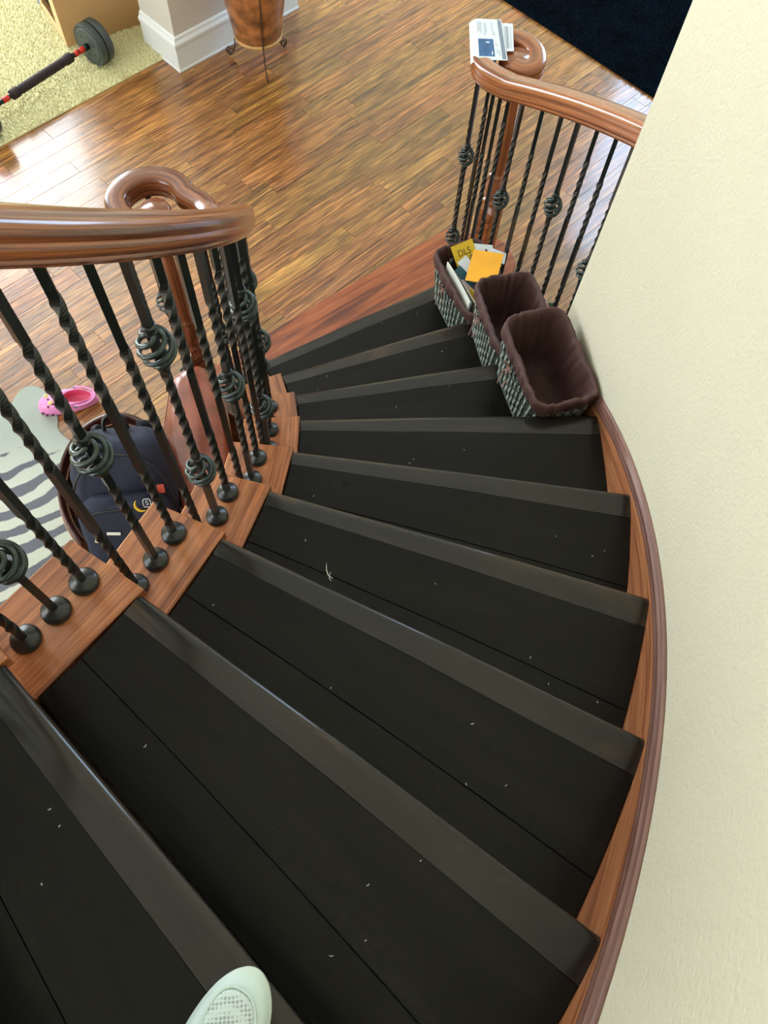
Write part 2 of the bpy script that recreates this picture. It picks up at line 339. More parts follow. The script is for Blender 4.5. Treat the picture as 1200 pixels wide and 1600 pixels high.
def zebramat():
    m, nt, p = newmat('zebra_striped_hide'); L = nt.links.new
    tc = N(nt, 'ShaderNodeTexCoord'); n = N(nt, 'ShaderNodeTexNoise'); n.inputs['Scale'].default_value = 4.0; n.inputs['Detail'].default_value = 2
    L(tc.outputs['Object'], n.inputs['Vector'])
    sp = N(nt, 'ShaderNodeSeparateXYZ'); L(tc.outputs['Object'], sp.inputs[0])
    # stripe phase = y*k - slope*x + curve*x^2 + noise
    def mth(op, a, b=None):
        q = N(nt, 'ShaderNodeMath', operation=op)
        if isinstance(a, float): q.inputs[0].default_value = a
        else: L(a, q.inputs[0])
        if b is not None:
            if isinstance(b, float): q.inputs[1].default_value = b
            else: L(b, q.inputs[1])
        return q.outputs[0]
    X = sp.outputs['X']; Y = sp.outputs['Y']
    ph = mth('ADD', mth('MULTIPLY', Y, 62.0), mth('MULTIPLY', mth('MULTIPLY', X, X), -60.0))
    ph = mth('ADD', ph, mth('MULTIPLY', X, -12.0))
    ph = mth('ADD', ph, mth('MULTIPLY', n.outputs['Fac'], 8.0))
    s_ = mth('SINE', ph)
    n2 = N(nt, 'ShaderNodeTexNoise'); n2.inputs['Scale'].default_value = 30.0; L(tc.outputs['Object'], n2.inputs['Vector'])
    s_ = mth('ADD', s_, mth('MULTIPLY', mth('SUBTRACT', n2.outputs['Fac'], 0.5), 0.8))
    # stripes fade out towards the far tip of the hide (y > 0.42)
    fade = N(nt, 'ShaderNodeMapRange'); fade.inputs['From Min'].default_value = 0.34; fade.inputs['From Max'].default_value = 0.56
    fade.inputs['To Min'].default_value = 0.0; fade.inputs['To Max'].default_value = -1.5; L(Y, fade.inputs['Value'])
    s_ = mth('ADD', s_, fade.outputs[0])
    r = N(nt, 'ShaderNodeValToRGB'); e = r.color_ramp.elements; e[0].position = 0.50; e[1].position = 0.62
    e[0].color = (0.50, 0.52, 0.45, 1); e[1].color = (0.115, 0.12, 0.145, 1)
    mr = N(nt, 'ShaderNodeMapRange'); mr.inputs['From Min'].default_value = -1; mr.inputs['From Max'].default_value = 1; L(s_, mr.inputs['Value'])
    L(mr.outputs[0], r.inputs['Fac']); 
    g = N(nt, 'ShaderNodeMapRange'); g.inputs['From Min'].default_value = 0.30; g.inputs['From Max'].default_value = 0.55; L(Y, g.inputs['Value'])
    mx = N(nt, 'ShaderNodeMix', data_type='RGBA', blend_type='MULTIPLY'); L(g.outputs[0], mx.inputs[0]); L(r.outputs['Color'], mx.inputs[6]); mx.inputs[7].default_value = (0.66, 0.72, 0.74, 1)
    L(mx.outputs[2], p.inputs['Base Color']); p.inputs['Roughness'].default_value = 0.8
    b = N(nt, 'ShaderNodeBump'); b.inputs['Strength'].default_value = 0.4; b.inputs['Distance'].default_value = 0.003; L(n2.outputs['Fac'], b.inputs['Height']); L(b.outputs['Normal'], p.inputs['Normal'])
    return m
M['zebra'] = zebramat()

# ------------------------------------------------------------------ stair geometry numbers
H = 0.185; DT = 0.1646; RI = 1.309; RO = 2.236; RB = 1.217; RC = 1.138; RBO = 2.33; RCO = 2.41; RW = 2.2455
def th(k): return -(k-4)*DT - 0.007
def thi(k): return th(k) + 0.017
def tz(k): return (k+1)*H
def pitch(a): return H*(5-(a+0.007)/DT)
AW = 0.168           # angle at which the curved wall starts
KMAX = 13

# ------------------------------------------------------------------ room shell
def struct(mb, name, mat, **kw): return mb.build(name, mat, kind='structure', **kw)
P2 = lambda u, v: uv2(u, v)[:2]
fl = MB().prism([P2(U0, V0), P2(U1, V0), P2(U1, V1), P2(U0, V1)], -0.12, -0.004)
floor = struct(fl, 'floor', M['floorbase'], label='hand-scraped golden brown plank floor of the hall')
VC = 1.93            # carpet threshold
pw = 0.098; v = -1.2; rows = 0
gd = (cos(A40), sin(A40))
count = 0
pieces = []
def clipin(u0, u1, v0, v1): return True
v = 0.04 - pw*14
while v < VC - 0.001:
    v1_ = min(v + pw, VC)
    u = -0.9 - random.random()*0.8
    uend = 4.3
    while u < uend:
        hid = v < -0.02 and 0.7 < u < 1.9
        ln = random.uniform(0.7, 1.3) if not hid else 1.3
        if v < -0.75 and u < 1.5: ln = 2.6
        pieces.append((u, min(u+ln, uend), v, v1_)); u += ln
    v = v1_
# planks beyond the wall pier (right of it the plank floor goes on)
v = VC
while v < 3.2:
    u = 3.30
    while u < 4.6:
        ln = random.uniform(0.6, 1.0); pieces.append((u, min(u+ln, 4.7), v, v+pw)); u += ln
    v += pw
for (a, b, c, d) in pieces:
    g = 0.0004
    dz = random.uniform(-0.0006, 0.0)
    MB().prism([P2(a+g, c+g), P2(b-g, c+g), P2(b-g, d-g), P2(a+g, d-g)], -0.0045, dz, gd, 0.0007).build('floor_plank', M['floorw'], floor)
# walls of the hall (outside the picture, they carry the windows)
def wallbox(name, a, b, th_, mat, z0=0, z1=ZC):
    (u0, v0), (u1, v1) = a, b
    if u0 == u1: poly = [P2(u0, v0), P2(u0+th_, v0), P2(u0+th_, v1), P2(u0, v1)]
    else: poly = [P2(u0, v0), P2(u1, v0), P2(u1, v0+th_), P2(u0, v0+th_)]
    return struct(MB().prism(poly, z0, z1), name, mat)
wallbox('wall_left', (U0, V0), (U0, V1), -0.12, M['wall'])
wallbox('wall_back', (U0, V1), (U1, V1), 0.12, M['wall'])
wallbox('wall_right', (U1, V0), (U1, V1), 0.12, M['wall'])
wallbox('wall_front', (U0, V0), (U1, V0), -0.12, M['wall'])
struct(MB().prism([P2(U0, V0), P2(U1, V0), P2(U1, V1), P2(U0, V1)], ZC, ZC+0.1), 'ceiling', M['ceil'])
for i, (side, c, z, w, h, pw_, col_) in enumerate(WIN):
    def wp(t, d): # t along wall, d into room
        if side == 'far': return P2(c+t, V1-d)
        if side == 'left': return P2(U0+d, c+t)
        return P2(U1-d, c+t)
    fr = MB()
    for t0, t1, z0, z1 in [(-w/2-.08, -w/2, z-h/2-.08, z+h/2+.08), (w/2, w/2+.08, z-h/2-.08, z+h/2+.08), (-w/2, w/2, z-h/2-.08, z-h/2), (-w/2, w/2, z+h/2, z+h/2+.08),
                           (-.025, .025, z-h/2, z+h/2), (-w/2, w/2, z-.025+h*.15, z+.025+h*.15)]:
        fr.prism([wp(t0, 0.0), wp(t1, 0.0), wp(t1, 0.09), wp(t0, 0.09)], z0, z1)
    wf = struct(fr, 'window_%d' % (i+1), M['white'])
    MB().prism([wp(-w/2, 0.02), wp(w/2, 0.02), wp(w/2, 0.026), wp(-w/2, 0.026)], z-h/2, z+h/2).build('pane', M['glass'], wf)

# wall pier with baseboard at the edge of the carpet
PU0, PU1, PV0, PV1 = 2.378, 3.262, 1.795, 2.10
struct(MB().prism([P2(PU0+.018, PV0), P2(PU1-.018, PV0), P2(PU1-.018, PV1), P2(PU0+.018, PV1)], 0, 2.6), 'wall_pier', M['pier'])
def baseprof(path, name, mat, prof, z=0.0):
    """prof: (outwards, z); path corners in plan going round, outward to the right"""
    secs = []
    n = len(path)
    for i, p in enumerate(path):
        p1 = Vector(p); d0 = (p1-Vector(path[i-1])).normalized() if i > 0 else None
        d1 = (Vector(path[i+1])-p1).normalized() if i < n-1 else None
        d0 = d0 or d1; d1 = d1 or d0
        n0 = Vector((d0.y, -d0.x)); n1 = Vector((d1.y, -d1.x)); m = (n0+n1); m = m/m.dot(n0)
        secs.append([(p1.x+m.x*o, p1.y+m.y*o, z+zz) for o, zz in prof])
    return MB().loft(secs, True, True, smooth=False)
bprof = [(-0.012, 0), (0.022, 0), (0.022, 0.010), (0.018, 0.014), (0.018, 0.135), (0.024, 0.142), (0.024, 0.158), (0.012, 0.172), (0.010, 0.184), (0.0, 0.192), (-0.012, 0.192)]
a, b, c, d = P2(PU0+.018, PV1), P2(PU0+.018, PV0), P2(PU1-.018, PV0), P2(PU1-.018, PV1)
struct(baseprof([a, b, c, d], 'b', None, bprof), 'baseboard_back', M['white'])

# curved stair wall
def arcwall(r0, r1, a0, a1, z0, z1, n=80):
    secs = []
    for i in range(n+1):
        a = a0+(a1-a0)*i/n; secs.append([pol(r0, a, z0), pol(r1, a, z0), pol(r1, a, z1), pol(r0, a, z1)])
    return MB().loft(secs, True, True, smooth=False)
wm = MB(); n = 110; a0, a1 = AW, -2.3; secs = []
for i in range(n+1):
    a = a0+(a1-a0)*i/n
    secs.append([pol(RW, a, 0), pol(RCO+0.02, a, 0), pol(RCO+0.02, a, ZC), pol(RW, a, ZC)])
wm.loft(secs, True, True, smooth=False)
wall_c = struct(wm, 'wall_stair', M['wall'])
for f in wall_c.data.polygons:
    c = f.center; 
    if f.area > 0.01: f.use_smooth = True
wall_c.data.set_sharp_from_angle(angle=math.radians(40)) if hasattr(wall_c.data, 'set_sharp_from_angle') else None
# skirt board and moulded cap along the curved wall
secs = []; tsecs = []
n = 120; a0, a1 = AW-0.002, -2.25
tprof = [(0.0, 0.018), (-0.006, 0.022), (-0.007, 0.030), (-0.003, 0.034), (-0.0055, 0.040), (-0.0045, 0.047), (0.000, 0.051), (0.000, 0.056), (0.004, 0.061), (0.0090, 0.064), (0.0090, 0.018)]
for i in range(n+1):
    a = a0+(a1-a0)*i/n; z = pitch(a)
    secs.append([pol(RO+0.001, a, z-0.30), pol(RO+0.001, a, z+0.020), pol(RW, a, z+0.020), pol(RW, a, z-0.30)])
    tsecs.append([pol(RO+0.001+o, a, z+zz) for o, zz in tprof])
struct(MB().loft(secs, True, True, smooth=False), 'baseboard_stair', M['skirt'])
struct(MB().loft(tsecs, True, True, smooth=True), 'trim_1', M['trim'])

# ------------------------------------------------------------------ staircase
stair = empty('staircase', (0, 0, 0), 'curved staircase with dark treads and red-brown wooden tread ends', 'staircase')
def nose_loft(r0, r1, af0, af1, w0, w1, z, thick=0.028, n=2):
    """front edge at angle af (towards +angle), width w behind it"""
    m = MB(); secs = []
    for i in range(n+1):
        t = i/n; r = r0+(r1-r0)*t; a = af0+(af1-af0)*t; w = w0+(w1-w0)*t
        c = Vector(pol(r, a, 0)); tg = Vector((-sin(a), cos(a), 0))
        prof = [(-w, 0), (-0.020, 0), (-0.0135, -0.0010), (-0.008, -0.0030), (-0.0035, -0.0065), (-0.001, -0.0105), (0, -0.015), (-0.0015, -0.020), (-0.006, -0.0255), (-0.013, -thick), (-w, -thick)]
        secs.append([tuple(c + tg*s + Vector((0, 0, z+zz))) for s, zz in prof])
    m.loft(secs, True, True, smooth=True); return m
def arcpoly(r0, r1, f0, f1, b0, b1, n=4):
    """polygon between front angles (inner f0, outer f1) and back angles"""
    P = []
    for i in range(n+1): t = i/n; r = r0+(r1-r0)*t; P.append((r, f0+(f1-f0)*t))
    Q = []
    for i in range(n+1): t = i/n; r = r0+(r1-r0)*t; Q.append((r, b0+(b1-b0)*t))
    return [(r*cos(a), r*sin(a)) for r, a in P] + [(r*cos(a), r*sin(a)) for r, a in Q[::-1]]
def sharpen(o, ang=35):
    try: o.data.set_sharp_from_angle(angle=math.radians(ang))
    except Exception: pass
for k in range(1, KMAX+1):
    z = tz(k); f0, f1 = thi(k), th(k); bk0, bk1 = thi(k+1)-0.012, th(k+1)-0.012
    ga = (f1+bk1)/2; g = (cos(ga), sin(ga))
    board = MB().prism(arcpoly(RI, RO, f0-0.014, f1-0.008, bk0, bk1), z-0.028, z-0.010, g)
    tread = board.build('tread', M['tread'], stair)
    def jang(r, frac):  # boundary angles as fraction of the tread depth
        return 0
    sw0, sw1 = 0.044, 0.076
    m = nose_loft(RI, RO, f0, f1, sw0, sw1, z); o = m.build('nosing_strip', M['nose'], tread); sharpen(o, 50)
    e = 0.0005
    s0, s1 = f0-sw0/RI, f1-sw1/RO
    md0, md1 = f0-(f0-bk0)*0.62, f1-(f1-bk1)*0.70
    MB().prism(arcpoly(RI, RO, s0-e/RI, s1-e/RO, md0+e/RI, md1+e/RO), z-0.012, z-0.0002, g, 0.0009).build('tread_plank', M['tread'], tread)
    MB().prism(arcpoly(RI, RO, md0-e/RI, md1-e/RO, bk0, bk1), z-0.012, z-0.0004, g, 0.0009).build('tread_plank', M['tread'], tread)
    # end cap, inner side: front edge a touch ahead of the dark nosing; returned nosing on its open side
    ce = 0.010
    cp = MB(); cf0, cf1 = f0+ce/RC, f0+ce/RI
    poly = arcpoly(RC, RI-0.0008, cf0, cf1, bk0-0.02, bk0-0.02)
    cp.prism(poly, z-0.028, z+0.0015, (-sin(f0-0.08), cos(f0-0.08)), 0.003)
    cp.build('end_cap', M['mahog'], tread)
    if k <= 3:
        poly = arcpoly(RO+0.0008, RCO, f1+ce/RO, f1+ce/RCO, bk1, bk1)
        if k == 3: poly = arcpoly(RO+0.0008, RCO, f1+ce/RO, f1+ce/RCO, AW+0.001, AW+0.001) if f1+ce/RO > AW+0.003 else None
        if poly: MB().prism(poly, z-0.028, z+0.0015, (-sin(f1), cos(f1)), 0.003).build('end_cap', M['mahog'], tread)
    # riser under the nosing
    zr0 = tz(k-1); rf0, rf1 = f0-0.022/RI, f1-0.022/RO
    MB().prism(arcpoly(RI, RO, rf0, rf1, rf0-0.015/RI, rf1-0.015/RO), zr0-0.01, z-0.028).build('riser', M['riser'], stair)
    MB().prism(arcpoly(RC+0.02, RI, f0-0.012/RI, f0-0.02/RI, f0-0.03/RI, f0-0.036/RI), zr0, z-0.028).build('riser', M['mahog'], stair, label='red-brown riser piece under the tread end')
    if k <= 2: MB().prism(arcpoly(RO, RCO-0.015, f1-0.012/RO, f1-0.012/RO, f1-0.03/RO, f1-0.03/RO), zr0, z-0.028).build('riser', M['mahog'], stair, label='red-brown riser piece under the tread end')
# starter step with two bullnose ends
CL = (0.880, 0.670); CR = (2.148, 1.300)
sf0 = (1.117, 0.893); sf1 = (2.03, 1.513)
def starter_outline():
    P = []
    d = Vector((sf1[0]-sf0[0], sf1[1]-sf0[1])).normalized()
    # left bullnose round the left newel
    rb = 0.112
    nrm = math.atan2(d.x, -d.y)   # direction of front normal (towards room)
    nrm = math.atan2(d.x*1.0, -d.y) if False else math.atan2(d.x, -d.y)
    a_front = math.atan2(d.x, -d.y)
    a_s = 1.05; a_e = 4.95
    for i in range(19):
        a = a_s+(a_e-a_s)*i/18; P.append((CL[0]+rb*cos(a), CL[1]+rb*sin(a)))
    # back along stringer
    for i in range(5):
        a = 0.40-(0.0)*i; 
    P.append(pol(RC+0.02, thi(1)-0.10, 0)[:2])
    for t in range(5):
        r = RI+(RO-RI)*t/4; P.append(pol(r, thi(1)-0.05+(th(1)-thi(1))*t/4, 0)[:2])
    P.append(pol(RCO, th(1)-0.10, 0)[:2])
    rr = 0.172
    for i in range(19):
        a = -1.25+(1.25+2.05)*i/18; P.append((CR[0]+rr*cos(a), CR[1]+rr*sin(a)))
    P.append(sf1)
    for t in range(1, 4): 
        P.append((sf1[0]+(sf0[0]-sf1[0])*t/4, sf1[1]+(sf0[1]-sf1[1])*t/4+0.004))
    P.append(sf0)
    return P
so = starter_outline()
sd = (sf1[0]-sf0[0], sf1[1]-sf0[1])
st = MB().prism(so, H-0.028, H, sd, 0.006).build('starter_step', M['starter'], stair, label='red-brown bottom step with rounded ends')
def inset_poly(poly, d):
    n = len(poly); ar = sum(poly[i][0]*poly[(i+1) % n][1]-poly[(i+1) % n][0]*poly[i][1] for i in range(n))
    if ar < 0: poly = poly[::-1]
    out = []
    for i in range(n):
        p0 = Vector(poly[i-1]); p1 = Vector(poly[i]); p2 = Vector(poly[(i+1) % n])
        a = (p1-p0).normalized(); c = (p2-p1).normalized(); na = Vector((-a.y, a.x)); nc = Vector((-c.y, c.x)); m = na+nc
        q = p1+m*(d/max(0.4, m.dot(na))); out.append((q.x, q.y))
    return out
MB().prism(inset_poly(so, 0.028), 0, H-0.028, sd).build('starter_riser', M['starter'], stair)
MB().prism(inset_poly(so, 0.010), 0, 0.02, sd, 0.006).build('shoe_moulding', M['mahog'], stair)
# inner and outer stringer panels and soffit under the flight
secs = []; n = 90; sa, sb = thi(1)-0.03, thi(KMAX+1)
for i in range(n+1):
    a = sa+(sb-sa)*i/n; z = pitch(a)-0.20; zb = max(0.0, z-0.30)
    kk = int(math.floor(4-(a-0.010+0.03)/DT)); zt = tz(max(0, min(KMAX, kk)))-0.028
    secs.append([pol(RC+0.02, a, zb), pol(RC+0.045, a, zb), pol(RC+0.045, a, max(zt, zb+.02)), pol(RC+0.02, a, max(zt, zb+.02))])
MB().loft(secs, True, True, smooth=False).build('stringer', M['mahog'], stair, label='curved red-brown stringer under the tread ends')
secs = []
for i in range(n+1):
    a = sa+(sb-sa)*i/n; zb = max(0.0, pitch(a)-0.50)
    secs.append([pol(RC+0.045, a, zb), pol(RO+0.01, a, zb), pol(RO+0.01, a, zb+0.02), pol(RC+0.045, a, zb+0.02)])
MB().loft(secs, True, True, smooth=True).build('soffit', M['wall'], stair)
secs = []
for i in range(21):
    a = th(1)-0.03+(AW-(th(1)-0.03))*i/20; kk = max(0, int(math.floor(4-(a+0.007+0.02)/DT)))
    secs.append([pol(RCO-0.03, a, 0), pol(RCO-0.01, a, 0), pol(RCO-0.01, a, tz(kk)-0.028), pol(RCO-0.03, a, tz(kk)-0.028)])
MB().loft(secs, True, True, smooth=False).build('stringer', M['mahog'], stair, label='short outer stringer beside the baskets')

# ------------------------------------------------------------------ balusters
def bar_mesh(length, zones, w=0.0066):
    m = MB(); secs = []; tw = 0.0; z = 0.0; dz = 0.0065
    n = int(length/dz)
    for i in range(n+1):
        z = length*i/n
        inz = any(a <= z <= b for a, b in zones)
        secs.append((z, tw))
        if inz: tw += 2*PI*(length/n)/0.150
    pr = [(-1, -1), (1, -1), (1, 1), (-1, 1)]
    S_ = []
    for z, t in secs:
        S_.append([(w*(x*cos(t)-y*sin(t)), w*(x*sin(t)+y*cos(t)), z) for x, y in pr])
    # drop duplicate sections on straight runs
    keep = [0]
    for i in range(1, len(S_)-1):
        if secs[i][1] != secs[i-1][1] or secs[i][1] != secs[i+1][1]: keep.append(i)
    keep.append(len(S_)-1)
    m.loft([S_[i] for i in keep], True, True, smooth=False); return m
def knuckle_mesh():
    m = MB()
    hh = 0.080
    for q in range(4):
        path = []
        for i in range(31):
            t = i/30; a = q*PI/2+t*2*PI*1.05; r = 0.005+0.0235*math.sin(PI*t)**0.65
            path.append((r*cos(a), r*sin(a), -hh/2+hh*t))
        m.tube(path, 0.0046, 6)
    return m
def collar_mesh(z):
    return MB().lathe([(0.009, z-0.011), (0.0115, z-0.009), (0.0115, z-0.003), (0.0095, z-0.001), (0.012, z+0.002), (0.012, z+0.008), (0.009, z+0.011)], n=12)
def shoe_mesh():
    return MB().lathe([(0.0255, 0.0), (0.0262, 0.004), (0.0255, 0.011), (0.020, 0.0165), (0.0125, 0.0195), (0.010, 0.0235), (0.0085, 0.024)], n=20)
cache = {}
def meshof(key, fn, mat):
    if key not in cache:
        o = fn().build('tmp', mat); cache[key] = o.data; bpy.data.objects.remove(o)
    return cache[key]
def child(name, me, parent, loc=(0, 0, 0), rz=0):
    o = bpy.data.objects.new(name, me); COL.objects.link(o); o.parent = parent; o.location = loc; o.rotation_euler = (0, 0, rz); me.name = name; return o
def baluster(railing, x, y, z, length, typ, rz, ztread):
    # knuckle heights follow the rod, measured from the tread
    if typ == 'double': kz = [0.235, 0.655]; zones = [(0.31, 0.58)]
    elif typ == 'single': kz = [0.445]; zones = [(0.16, 0.34), (0.53, 0.72)]
    else: kz = []; zones = [(0.05, 0.285), (0.50, 0.735)]
    me = meshof(('bar', typ, round(length, 2)), lambda: bar_mesh(length, zones), M['iron'])
    b = child('baluster', me, railing, (x, y, z), rz)
    child('base_shoe', meshof('shoe', shoe_mesh, M['iron']), b)
    for q in kz:
        child('twisted_basket', meshof('kn', knuckle_mesh, M['iron_glint']), b, (0, 0, q), random.random()*6)
        child('collar', meshof('co', lambda: collar_mesh(0), M['iron']), b, (0, 0, q-0.047))
        child('collar', meshof('co', lambda: collar_mesh(0), M['iron']), b, (0, 0, q+0.047))
    return b

# handrail sweep
def rail_profile(w=0.070, h=0.080):
    P = [(-0.30, 0.0), (0.30, 0.0), (0.34, 0.06), (0.40, 0.12), (0.395, 0.20), (0.455, 0.26), (0.49, 0.33), (0.5, 0.42), (0.495, 0.50), (0.482, 0.53), (0.485, 0.56), (0.498, 0.60), (0.5, 0.72), (0.49, 0.82), (0.455, 0.90), (0.38, 0.955), (0.24, 0.99), (0.0, 1.0)]
    full = P + [(-x, z) for x, z in P[::-1][1:-1]]
    return [(x*w, z*h) for x, z in full]
def sweep_rail(path, name, mat, parent, w=0.070, h=0.080):
    pr = rail_profile(w, h); secs = []
    for i, p in enumerate(path):
        t = Vector(path[min(i+1, len(path)-1)])-Vector(path[max(i-1, 0)]); t.z = 0; t.normalize()
        nrm = Vector((t.y, -t.x, 0))
        secs.append([tuple(Vector(p)+nrm*x+Vector((0, 0, z))) for x, z in pr])
    o = MB().loft(secs, True, True, smooth=True).build(name, mat, parent); sharpen(o, 42); return o

ZL = 1.135
UL = 0.782; UR = 0.82
# left railing
lr = empty('stair_railing', (CL[0], CL[1], 0), 'long inner railing at left, twisted black iron balusters under a brown handrail', 'railing', 'stair railings')
path = []
a = -1.75
def smax(x, y, k=0.06): 
    d = max(0, k-abs(x-y))/k; return max(x, y)+d*d*k*0.25
VL = (0.890, 0.630)
while a < 0.555:
    path.append(pol(RB, a, smax(pitch(a)+UL, ZL))); a += 0.025
a_s = 0.42
for i in range(0, 40):
    t = i/39; ph = a_s+t*math.radians(262)
    rr = 0.110+0.008*math.sin(min(1, t*1.8)*PI) if t < 0.55 else 0.110-(t-0.55)/0.45*0.050
    path.append((VL[0]+rr*cos(ph), VL[1]+rr*sin(ph), ZL))
sweep_rail(path, 'handrail', M['rail'], lr)
MB().lathe([(0.0, ZL-0.02), (0.038, ZL-0.02), (0.046, ZL+0.0), (0.047, ZL+0.060), (0.042, ZL+0.070), (0.0, ZL+0.074)], (0.903, 0.606, 0), 32, False).build('newel_cap', M['rail'], lr)
def newel(c, parent, mat, rz, up=0.0):
    m = MB(); m.box((c[0], c[1], H+0.115+up/2), (0.084, 0.084, 0.23+up), rz, 0.004)
    # shoulders from square to round
    secs = []
    for zz, s_, q in ((H+up+0.23, 0.042, 0.0), (H+up+0.245, 0.036, 0.5), (H+up+0.255, 0.034, 1.0)):
        ring = []
        for j in range(24):
            an = 2*PI*j/24; sq = 1/max(abs(cos(an)), abs(sin(an))); r = s_*(sq*(1-q)+1*q); ring.append((c[0]+r*cos(an+rz), c[1]+r*sin(an+rz), zz))
        secs.append(ring)
    m.loft(secs, True, True, smooth=False)
    prof = [(0.030, 0.255), (0.040, 0.262), (0.041, 0.272), (0.032, 0.282), (0.030, 0.290), (0.034, 0.30), (0.042, 0.33), (0.044, 0.355), (0.038, 0.385), (0.028, 0.405), (0.034, 0.412), (0.036, 0.422), (0.028, 0.432), (0.026, 0.445), (0.029, 0.47), (0.030, 0.52), (0.027, 0.65), (0.022, 0.80), (0.019, 0.91), (0.022, 0.925), (0.022, 0.96)]
    m.lathe([(r, z+H+up*max(0, (0.96-z)/0.705)) for r, z in prof], (c[0], c[1], 0), 24, True)
    o = m.build('newel_post', mat, parent); sharpen(o, 30)
    MB().box((c[0], c[1], H+0.012), (0.100, 0.100, 0.024), rz, 0.005).build('newel_base', mat, o)
    return o
newel(CL, lr, M['rail'], math.radians(38))
OFF = (0.014, 0.068, 0.122)
pat = {}
for k in range(1, 12):
    for j in range(3):
        a = th(k)-OFF[j]; zt = tz(k)+0.0015
        typ = 'plain'
        if j == 1: typ = 'double' if k % 2 == 0 else 'single'
        z1 = smax(pitch(a)+UL, ZL)+0.004
        x, y, _ = pol(RB, a, 0)
        lx, ly = x-CL[0], y-CL[1]
        baluster(lr, lx, ly, zt, z1-zt, typ, a, zt)
for (x, y, typ) in ((CL[0]+0.125*cos(0.5), CL[1]+0.125*sin(0.5), 'plain'), (CL[0]+0.128*cos(1.7), CL[1]+0.05*sin(1.7), 'plain'), (CL[0]+0.12*cos(2.9), CL[1]-0.03, 'plain'), (0.862, 0.552, 'double'), (1.03, 0.575, 'single')):
    baluster(lr, x-CL[0], y-CL[1], H, ZL-H+0.004, typ, 0.3, H)

# right railing
rrg = empty('stair_railing', (CR[0], CR[1], 0), 'short outer right railing of black iron balusters behind the baskets, ending at the cream wall', 'railing', 'stair railings')
rp = []
a = AW+0.001
while a < 0.49:
    rp.append(pol(RBO, a, smax(pitch(a)+UR, ZL+0.005))); a += 0.0225
zr = ZL+0.005
tail = catmull([(rp[-2][0], rp[-2][1], rp[-2][2]), (rp[-1][0], rp[-1][1], rp[-1][2]), (2.008, 1.185, zr+0.022), (1.992, 1.262, zr+0.004), (2.012, 1.335, zr), (2.056, 1.384, zr), (2.112, 1.395, zr), (2.162, 1.368, zr), (2.192, 1.308, zr), (2.180, 1.245, zr), (2.135, 1.218, zr), (2.100, 1.240, zr)], 5)
rp += [tuple(p) for p in tail[6:]]
sweep_rail(rp, 'handrail', M['railR'], rrg)
newel(CR, rrg, M['railR'], math.radians(38), 0.10)
MB().lathe([(0.0, zr+0.0), (0.058, zr+0.0), (0.066, zr+0.02), (0.066, zr+0.060), (0.056, zr+0.074), (0.0, zr+0.077)], (2.122, 1.262, 0), 32, False).build('newel_cap', M['railR'], rrg)
lst = [(0.552, 'double'), (0.516, 'plain'), (0.500, 'plain'), (0.482, 'plain'), (0.452, 'single'), (0.408, 'plain'), (0.368, 'plain'), (0.332, 'double'), (0.292, 'plain'), (0.252, 'plain'), (0.215, 'single'), (0.180, 'plain')]
for a, typ in lst:
    x, y, _ = pol(RBO, a, 0)
    kk = max(0, min(3, int(math.floor(4-(a+0.007)/DT)))); zt = tz(kk)+(0.0015 if kk else 0)
    z1 = smax(pitch(a)+UR, ZL+0.005)+0.004
    if a > 0.47: z1 = 1.185-(a-0.47)*0.45
    # rods keep their knuckles at the height the photograph shows
    baluster(rrg, x-CR[0], y-CR[1], zt, z1-zt, typ, a, zt)
for (x, y) in ((2.005, 1.320), (2.070, 1.388)):
    baluster(rrg, x-CR[0], y-CR[1], H, zr-H+0.004, 'plain', 0.2, H)

# ------------------------------------------------------------------ carpet and rugs
def tufts(name, mat, region, n, h, w, z0, parent=None, lean=0.5, seed=1, **kw):
    rng = np.random.default_rng(seed)
    P = region(rng, n); n = len(P)
    hh = h*(0.7+0.6*rng.random(n)); an = rng.random(n)*2*PI
    dx = np.cos(an)*w; dy = np.sin(an)*w; lx = (rng.random(n)-.5)*lean*h*2; ly = (rng.random(n)-.5)*lean*h*2
    x, y = P[:, 0], P[:, 1]
    V = np.zeros((n, 4, 3))
    for i, t in enumerate((0, 2*PI/3, 4*PI/3)):
        V[:, i, 0] = x+np.cos(an+t)*w; V[:, i, 1] = y+np.sin(an+t)*w; V[:, i, 2] = z0
    V[:, 3, 0] = x+lx; V[:, 3, 1] = y+ly; V[:, 3, 2] = z0+hh
    F = np.array([[0, 1, 3], [1, 2, 3], [2, 0, 3]]); F = (F[None]+(np.arange(n)*4)[:, None, None]).reshape(-1, 3)
    me = bpy.data.meshes.new(name); me.vertices.add(n*4); me.vertices.foreach_set('co', V.ravel())
    me.loops.add(len(F)*3); me.loops.foreach_set('vertex_index', F.ravel().astype(np.int32))
    me.polygons.add(len(F)); me.polygons.foreach_set('loop_start', (np.arange(len(F))*3).astype(np.int32))
    me.polygons.foreach_set('use_smooth', np.ones(len(F), dtype=bool))
    me.update(calc_edges=True); me.materials.append(mat)
    o = bpy.data.objects.new(name, me); COL.objects.link(o)
    if parent is not None: o.parent = parent
    return tag(o, kind='stuff', **kw)
cb = MB().prism([P2(-3.5, VC), P2(PU0+0.004, VC), P2(PU0+0.004, PV1+0.005), P2(PU1, PV1+0.005), P2(PU1, V1-0.02), P2(-3.5, V1-0.02)], 0.0, 0.008)
carpet = cb.build('carpet', M['carpet'], label='beige plush carpet beyond the edge of the plank floor, upper left', cat='carpet', kind='stuff')
def reg_carpet(rng, n):
    u = rng.random(n)*2.6+0.3; v = VC+rng.random(n)*1.7+0.003
    x = u*cos(A40)-v*sin(A40); y = u*sin(A40)+v*cos(A40)
    keep = (u < PU0) | (v > PV1+0.02); return np.stack([x, y], 1)[keep]
tufts('carpet_pile', M['carpet'], reg_carpet, 110000, 0.016, 0.0065, 0.005, carpet)
